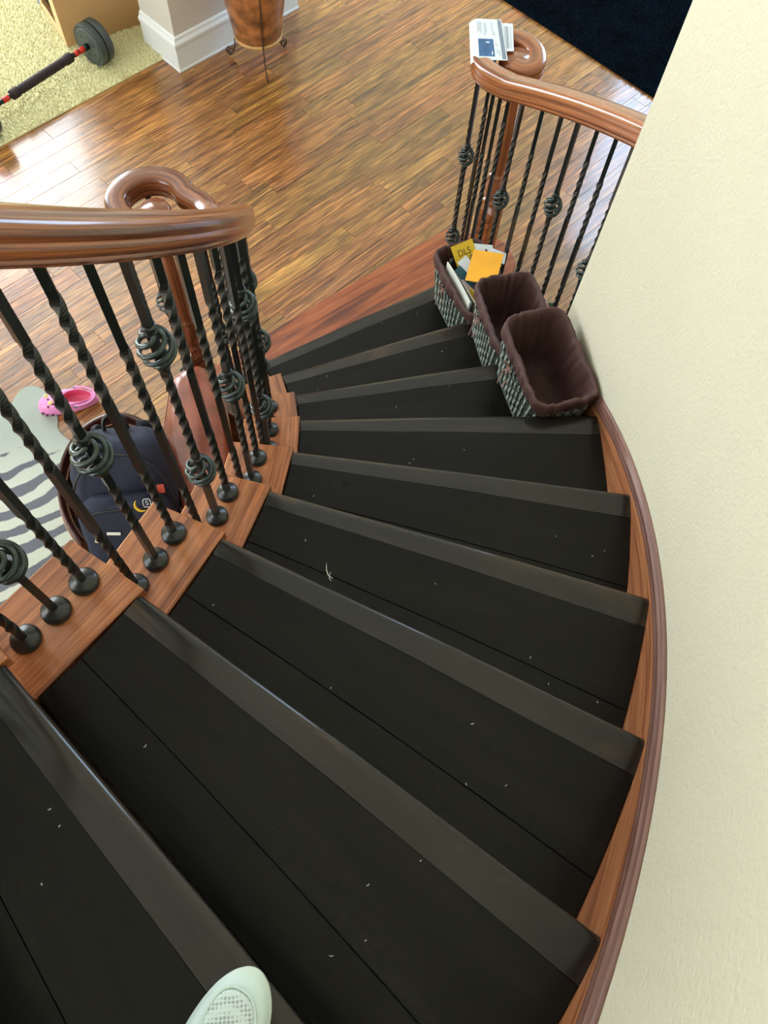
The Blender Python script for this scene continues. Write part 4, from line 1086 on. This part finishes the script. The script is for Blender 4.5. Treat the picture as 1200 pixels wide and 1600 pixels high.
# ------------------------------------------------------------------ white sneaker on the tread
def sneaker():
    z0 = tz(9)
    root = empty('sneaker', (1.20, -1.50, z0), 'white sneaker with perforated mesh toe on a dark tread', 'shoe')
    tip = Vector((1.258, -1.357, 0)); dr = math.radians(62)
    MT = Matrix.Translation((tip.x, tip.y, z0)) @ Matrix.Rotation(dr, 4, 'Z')   # local +x = toe direction, origin at the toe tip
    L = 0.285; n = 120
    def hw(x):      # half width at distance x behind the toe
        t = x/L
        pts = [(0, 0.0), (0.02, 0.016), (0.06, 0.028), (0.12, 0.038), (0.22, 0.0465), (0.34, 0.050), (0.5, 0.044), (0.65, 0.037), (0.8, 0.036), (0.92, 0.033), (0.98, 0.018), (1.0, 0.0)]
        xs_ = [math.sqrt(p[0]) for p in pts]; q = math.sqrt(max(0, t))
        for i in range(len(pts)-1):
            if xs_[i] <= q <= xs_[i+1]:
                u = (q-xs_[i])/(xs_[i+1]-xs_[i]); y0 = -pts[1][1] if i == 0 else pts[i-1][1]; y1 = pts[i][1]; y2 = pts[i+1][1]; y3 = pts[min(i+2, len(pts)-1)][1]
                return max(0, 0.5*(2*y1+(-y0+y2)*u+(2*y0-5*y1+4*y2-y3)*u*u+(-y0+3*y1-3*y2+y3)*u**3))
        return 0
    def outline(s, a):   # a in 0..2pi, start at toe going left
        t = (1-cos(a))/2; x = L*t; y = hw(x)*(1 if a < PI else -1)
        xs = x-0.09; return (-(0.09+xs*s), y*s-0.006*(1-t))
    rows = []
    for s, z in ((0.93, 0.0), (0.98, 0.006), (1.0, 0.016), (0.985, 0.027)):
        rows.append([tuple(MT @ Vector((*outline(s, 2*PI*(j+.5)/n), z+0.006*max(0, 1-((1-cos(2*PI*(j+.5)/n))/2)/0.2)))) for j in range(n)])
    m = MB(); m.grid(rows, True, True, True); m.face([j for j in range(n)][::-1]); m.build('sole', M['shoesole'], root)
    def topz(x): 
        t = x/L
        pts = [(0, 0.034), (0.05, 0.043), (0.15, 0.050), (0.3, 0.058), (0.45, 0.076), (0.6, 0.095), (0.8, 0.10), (1.0, 0.095)]
        for (a, b), (c, d) in zip(pts, pts[1:]):
            if a <= t <= c: return b+(d-b)*(t-a)/(c-a)
        return 0.095
    rows = []
    for s, q in ((0.975, 0.0), (0.965, 0.25), (0.93, 0.52), (0.86, 0.74), (0.74, 0.88), (0.56, 0.96), (0.34, 0.99), (0.12, 1.0)):
        r = []
        for j in range(n):
            a = 2*PI*(j+.5)/n; x, y = outline(s, a); zt = topz(-x); r.append(tuple(MT @ Vector((x, y, 0.022+(zt-0.022)*q))))
        rows.append(r)
    m = MB(); m.grid(rows, True, True, True); m.build('upper', M['shoe'], root)
    # perforated panel, laid just over the toe
    rows = []
    def panel(s, off):
        r = []
        for j in range(40):
            a = 2*PI*j/40; px = -0.072+0.046*cos(a)*s; w = 0.031*(1-0.25*cos(a)) if cos(a) < 0 else 0.031
            py = w*math.copysign(abs(sin(a))**0.8, sin(a))*s-0.006+0.006*cos(a)
            x = px; hwid = hw(-x); ss = min(1.0, abs(py+0.004)/max(0.01, hwid))
            zt = topz(-x); q = 1-0.16*(ss/0.7)**2.4
            r.append(tuple(MT @ Vector((x, py, 0.022+(zt-0.022)*q+off))))
        return r
    rows = [panel(1.0, 0.000), panel(1.0, 0.0035), panel(0.9, 0.004), panel(0.6, 0.0045), panel(0.3, 0.0045), panel(0.04, 0.0045)]
    m = MB(); m.grid(rows, True, True, True); m.build('mesh_panel', M['hex'], root)
    rim = panel(1.04, 0.003); rim.append(rim[0]); MB().tube(rim, 0.0018, 6, False).build('panel_seam', M['shoe'], root)
    # tongue and laces further back
    rows = []
    tg = MB()
    for i in range(5):
        x = -(0.125+0.018*i); z = topz(-x)+0.006
        pts = catmull([MT @ Vector((x, -0.026, z-0.012)), MT @ Vector((x+0.004, -0.01, z)), MT @ Vector((x-0.004, 0.01, z)), MT @ Vector((x, 0.026, z-0.012))], 5)
        tg.tube(pts, 0.0032, 6)
    tg.build('laces', M['shoe'], root)
    MB().lathe([(0.030, 0.085), (0.036, 0.10), (0.033, 0.112), (0.026, 0.114), (0.024, 0.10), (0.022, 0.06)], tuple(MT @ Vector((-0.225, 0, 0))), 20, False).build('collar', M['shoe'], root)
sneaker()

# ------------------------------------------------------------------ cardboard box on the carpet
def cbox():
    c0 = Vector((0.045, 3.095, 0.012)); d1 = Vector((cos(R_(27)), sin(R_(27)), 0)); d2 = Vector((-sin(R_(27))-0.0, cos(R_(27)), 0)); w, d, h, t = 0.62, 0.52, 0.55, 0.006
    root = empty('cardboard_box', c0, 'large tan cardboard box with a hand hole, standing on the beige carpet', 'box')
    def pan(o, a, la, b, lb, mat, name):   # slab from o along a and b
        nrm = a.cross(b).normalized()*t; o = Vector(o)
        secs = [[tuple(o), tuple(o+b*lb), tuple(o+b*lb+nrm), tuple(o+nrm)], [tuple(o+a*la), tuple(o+a*la+b*lb), tuple(o+a*la+b*lb+nrm), tuple(o+a*la+nrm)]]
        return MB().loft(secs, True, True, smooth=False).build(name, mat, root)
    Z = Vector((0, 0, 1))
    pan(c0, d1, w, Z, h, M['card'], 'side_panel'); pan(c0+d2*d, d1, w, Z, h, M['card'], 'side_panel')
    pan(c0+d1*w, d2, d, Z, h, M['cardl'], 'side_panel')
    # end panel with an elongated hand hole (frame of four strips)
    pan(c0, d2, d, Z, 0.06, M['cardl'], 'end_panel'); pan(c0+Z*0.30, d2, d, Z, h-0.30, M['cardl'], 'end_panel')
    pan(c0+Z*0.06, d2, 0.10, Z, 0.24, M['cardl'], 'end_panel'); pan(c0+Z*0.06+d2*0.34, d2, d-0.34, Z, 0.24, M['cardl'], 'end_panel')
    pan(c0+d1*0.03+Z*0.05+d2*0.08, d2, 0.3, Z, 0.27, M['blackp'], 'hole_shade')  # black sheet added behind the hand hole, standing in for the shade inside
    pan(c0-d1*0.002+Z*0.02+d2*0.40, d2, 0.05, Z, 0.22, M['tape'], 'tape')
    pan(c0, d1, w, d2, d, M['card'], 'bottom_panel')
    for b_ in (0.0,):
        pan(c0+Z*h, d1, w, (Z*0.95-d2*0.2).normalized(), 0.2, M['card'], 'flap')
        pan(c0+d2*d+Z*h, d1, w, (Z*0.7+d2*0.7).normalized(), 0.2, M['card'], 'flap')
cbox()

# ------------------------------------------------------------------ barbell
def barbell():
    A = Vector((0.215, 2.965, 0.120)); B = Vector((-0.285, 2.425, 0.120)); ax = (B-A).normalized()
    root = empty('barbell', (A+B)/2-Vector((0, 0, 0.11)), 'short barbell with grey plastic weights and a dark padded grip, lying on the carpet', 'barbell')
    q = ax.to_track_quat('Z', 'Y').to_matrix().to_4x4()
    def lat(prof, c, mat, name, n=28, par=None):
        T = Matrix.Translation(c) @ q
        secs = [[tuple(T @ Vector((r*cos(2*PI*j/n), r*sin(2*PI*j/n), z))) for j in range(n)] for r, z in prof]
        return MB().loft(secs, True, True, smooth=True).build(name, mat, par or root)
    for c, sg in ((A, 1), (B, -1)):
        for q_, off in ((0, 0.0), (1, 0.048)):
            z0 = (-off if sg > 0 else off)
            p = [(0.020, 0.021), (0.085, 0.021), (0.090, 0.016), (0.100, 0.016), (0.106, 0.020), (0.109, 0.012), (0.109, -0.016), (0.105, -0.022), (0.02, -0.022)]
            p = [(r*(1.0 if q_ == 0 else 1.0), z+z0) for r, z in p]
            o = lat(p, c, M['plate'], 'weight_plate'); sharpen(o, 35)
            if q_ == 0:
                for j in range(6):
                    T = Matrix.Translation(c) @ q; a = j*PI/3+0.3; s_ = 1
                    cc = Vector((0.055*cos(a), 0.055*sin(a), (0.0215 if sg > 0 else -0.0215)))
                    secs = [[tuple(T @ (cc+Vector((0.005*cos(2*PI*i/10), 0.005*sin(2*PI*i/10), dz)))) for i in range(10)] for dz in (-0.001, 0.001)]
                    MB().loft(secs).build('plate_hole', M['blackp'], o)
    D = (B-A).length; T0 = A
    def seg(t0, t1, r, mat, name, n=14):
        return lat([(r*0.92, t0), (r, t0+0.003), (r, t1-0.003), (r*0.92, t1)], A, mat, name, n)
    seg(-0.10, D+0.10, 0.0125, M['steel'], 'bar')
    seg(0.022, 0.050, 0.017, M['steel'], 'collar'); seg(D-0.050, D-0.022, 0.017, M['steel'], 'collar')
    seg(0.052, 0.085, 0.0150, M['red'], 'red_sleeve'); seg(0.092, 0.120, 0.0150, M['red'], 'red_sleeve')
    seg(D-0.085, D-0.052, 0.0150, M['red'], 'red_sleeve'); seg(D-0.165, D-0.125, 0.0150, M['red'], 'red_sleeve')
    pr = []
    t = 0.15
    while t < D-0.19:
        pr += [(0.021, t), (0.0235, t+0.004), (0.0235, t+0.014), (0.021, t+0.018)]; t += 0.019
    g = [(0.016, 0.140), (0.0235, 0.142), (0.026, 0.150), (0.026, 0.185), (0.0215, 0.19)] + [p for p in pr if 0.195 < p[1] < D-0.24] + [(0.0215, D-0.235), (0.026, D-0.23), (0.026, D-0.19), (0.0235, D-0.182), (0.016, D-0.18)]
    lat(g, A, M['grip'], 'grip', 18)
    lat([(0.014, 0.134), (0.018, 0.136), (0.018, 0.143), (0.014, 0.145)], A, M['steel'], 'collar', 16)
    for c, sg in ((A, 1), (B, -1)):
        lat([(0.026, -0.085), (0.030, -0.080), (0.030, -0.074), (0.014, -0.072)] if sg > 0 else [(0.014, 0.072), (0.030, 0.074), (0.030, 0.080), (0.026, 0.085)], c, M['plate'], 'end_nut', 12)
barbell()

# ------------------------------------------------------------------ copper planter on wire stand
def planter():
    c = Vector((1.130, 2.975, 0))
    root = empty('floor_planter', c, 'mottled copper-brown tapered planter hanging in a thin wire stand before the white baseboard', 'planter')
    SC = 1.10; LZ = -0.012
    m = MB().lathe([(r*SC, z+LZ) for r, z in [(0.02, 0.165), (0.108, 0.165), (0.118, 0.172), (0.121, 0.185), (0.117, 0.195), (0.121, 0.20), (0.135, 0.30), (0.155, 0.42), (0.172, 0.55), (0.180, 0.66), (0.188, 0.67), (0.190, 0.69), (0.178, 0.69), (0.170, 0.62), (0.11, 0.21), (0.01, 0.20)]], tuple(c), 40, True); m.build('pot', M['copper'], root)
    MB().lathe([(r*SC, z+LZ) for r, z in [(0.02, 0.1635), (0.1085, 0.1635), (0.1195, 0.171), (0.1225, 0.184), (0.119, 0.190), (0.112, 0.188)]], tuple(c), 40, False).build('base_rim', M['copperl'], root)
    MB().lathe([(0.01, 0.58), (0.16, 0.585), (0.165, 0.60)], tuple(c), 24, True).build('soil', M['grip'], root)
    a0 = math.atan2(2.801-c.y, 1.165-c.x)
    for q in range(3):
        a = a0+q*2*PI/3; d = Vector((cos(a), sin(a), 0)); t = Vector((-sin(a), cos(a), 0))
        pts = [c+d*0.207+Vector((0, 0, 0.66)), c+d*0.174+Vector((0, 0, 0.42)), c+d*0.143+Vector((0, 0, 0.23)), c+d*0.140+Vector((0, 0, 0.15)), c+d*0.150+Vector((0, 0, 0.06)), c+d*0.178+Vector((0, 0, 0.008))]
        path = catmull(pts, 6)
        for i in range(22):    # scroll foot
            w = i/21*PI*3.2; r = 0.026*(1-i/26); cc = c+d*(0.178+0.0)+Vector((0, 0, 0.034)); path.append(cc+d*(r*sin(w)*1.0)+Vector((0, 0, -r*cos(w))))
        MB().tube(path, 0.0042, 6).build('stand_leg', M['wire'], root)
    for z, r in ((0.66, 0.209), (0.30, 0.141)):
        pts = [c+Vector((r*cos(2*PI*i/40), r*sin(2*PI*i/40), z)) for i in range(41)]
        if z > 0.5: MB().tube(pts, 0.004, 6, False).build('stand_ring', M['wire'], root)
planter()

# small green ball seen between the last balusters
gb = MB(); gc = (2.50, 1.13, 0.028)
gb.lathe([(0.0005, -0.028)]+[(0.028*cos(t), 0.028*sin(t)) for t in [(-PI/2+0.25)+i*(PI-0.5)/10 for i in range(11)]]+[(0.0005, 0.028)], gc, 20, False)
gb.build('ball', M['green'], label='small dark green ball on the plank floor behind the baskets', cat='ball', origin=gc)

# pale lint flecks and short scuffs lying on the dark treads
lm = MB(); rl = random.Random(5)
def fleck(k, r, a, ln, w, ang, z=0.0004):
    x, y, _ = pol(r, a, 0); zz = tz(k)+z; d = Vector((cos(ang), sin(ang), 0)); n_ = Vector((-sin(ang), cos(ang), 0)); b = len(lm.v); secs = []
    for i in range(4):
        t = i/3-0.5; c = Vector((x, y, zz))+d*(t*ln)+n_*(0.15*ln*math.sin(i*1.3)); ww = w*(1-abs(t)*1.2)
        secs.append([tuple(c-n_*ww), tuple(c+n_*ww), tuple(c+n_*ww+Vector((0, 0, .0006))), tuple(c-n_*ww+Vector((0, 0, .0006)))])
    lm.loft(secs, True, True, smooth=False)
for k in range(1, 10):
    for q in range(5):
        fleck(k, rl.uniform(1.36, 2.18), th(k)-rl.uniform(0.03, 0.13), rl.uniform(0.003, 0.007), rl.uniform(0.0005, 0.0009), rl.uniform(0, 6))
fleck(6, 1.512, -0.430, 0.040, 0.0012, 2.0); fleck(6, 1.520, -0.437, 0.022, 0.0010, 1.7); fleck(2, 1.62, 0.235, 0.018, 0.0010, 2.0)
lm.build('lint_flecks', M['paperw'], label='tiny pale lint flecks scattered over the dark treads', cat='lint', kind='stuff')
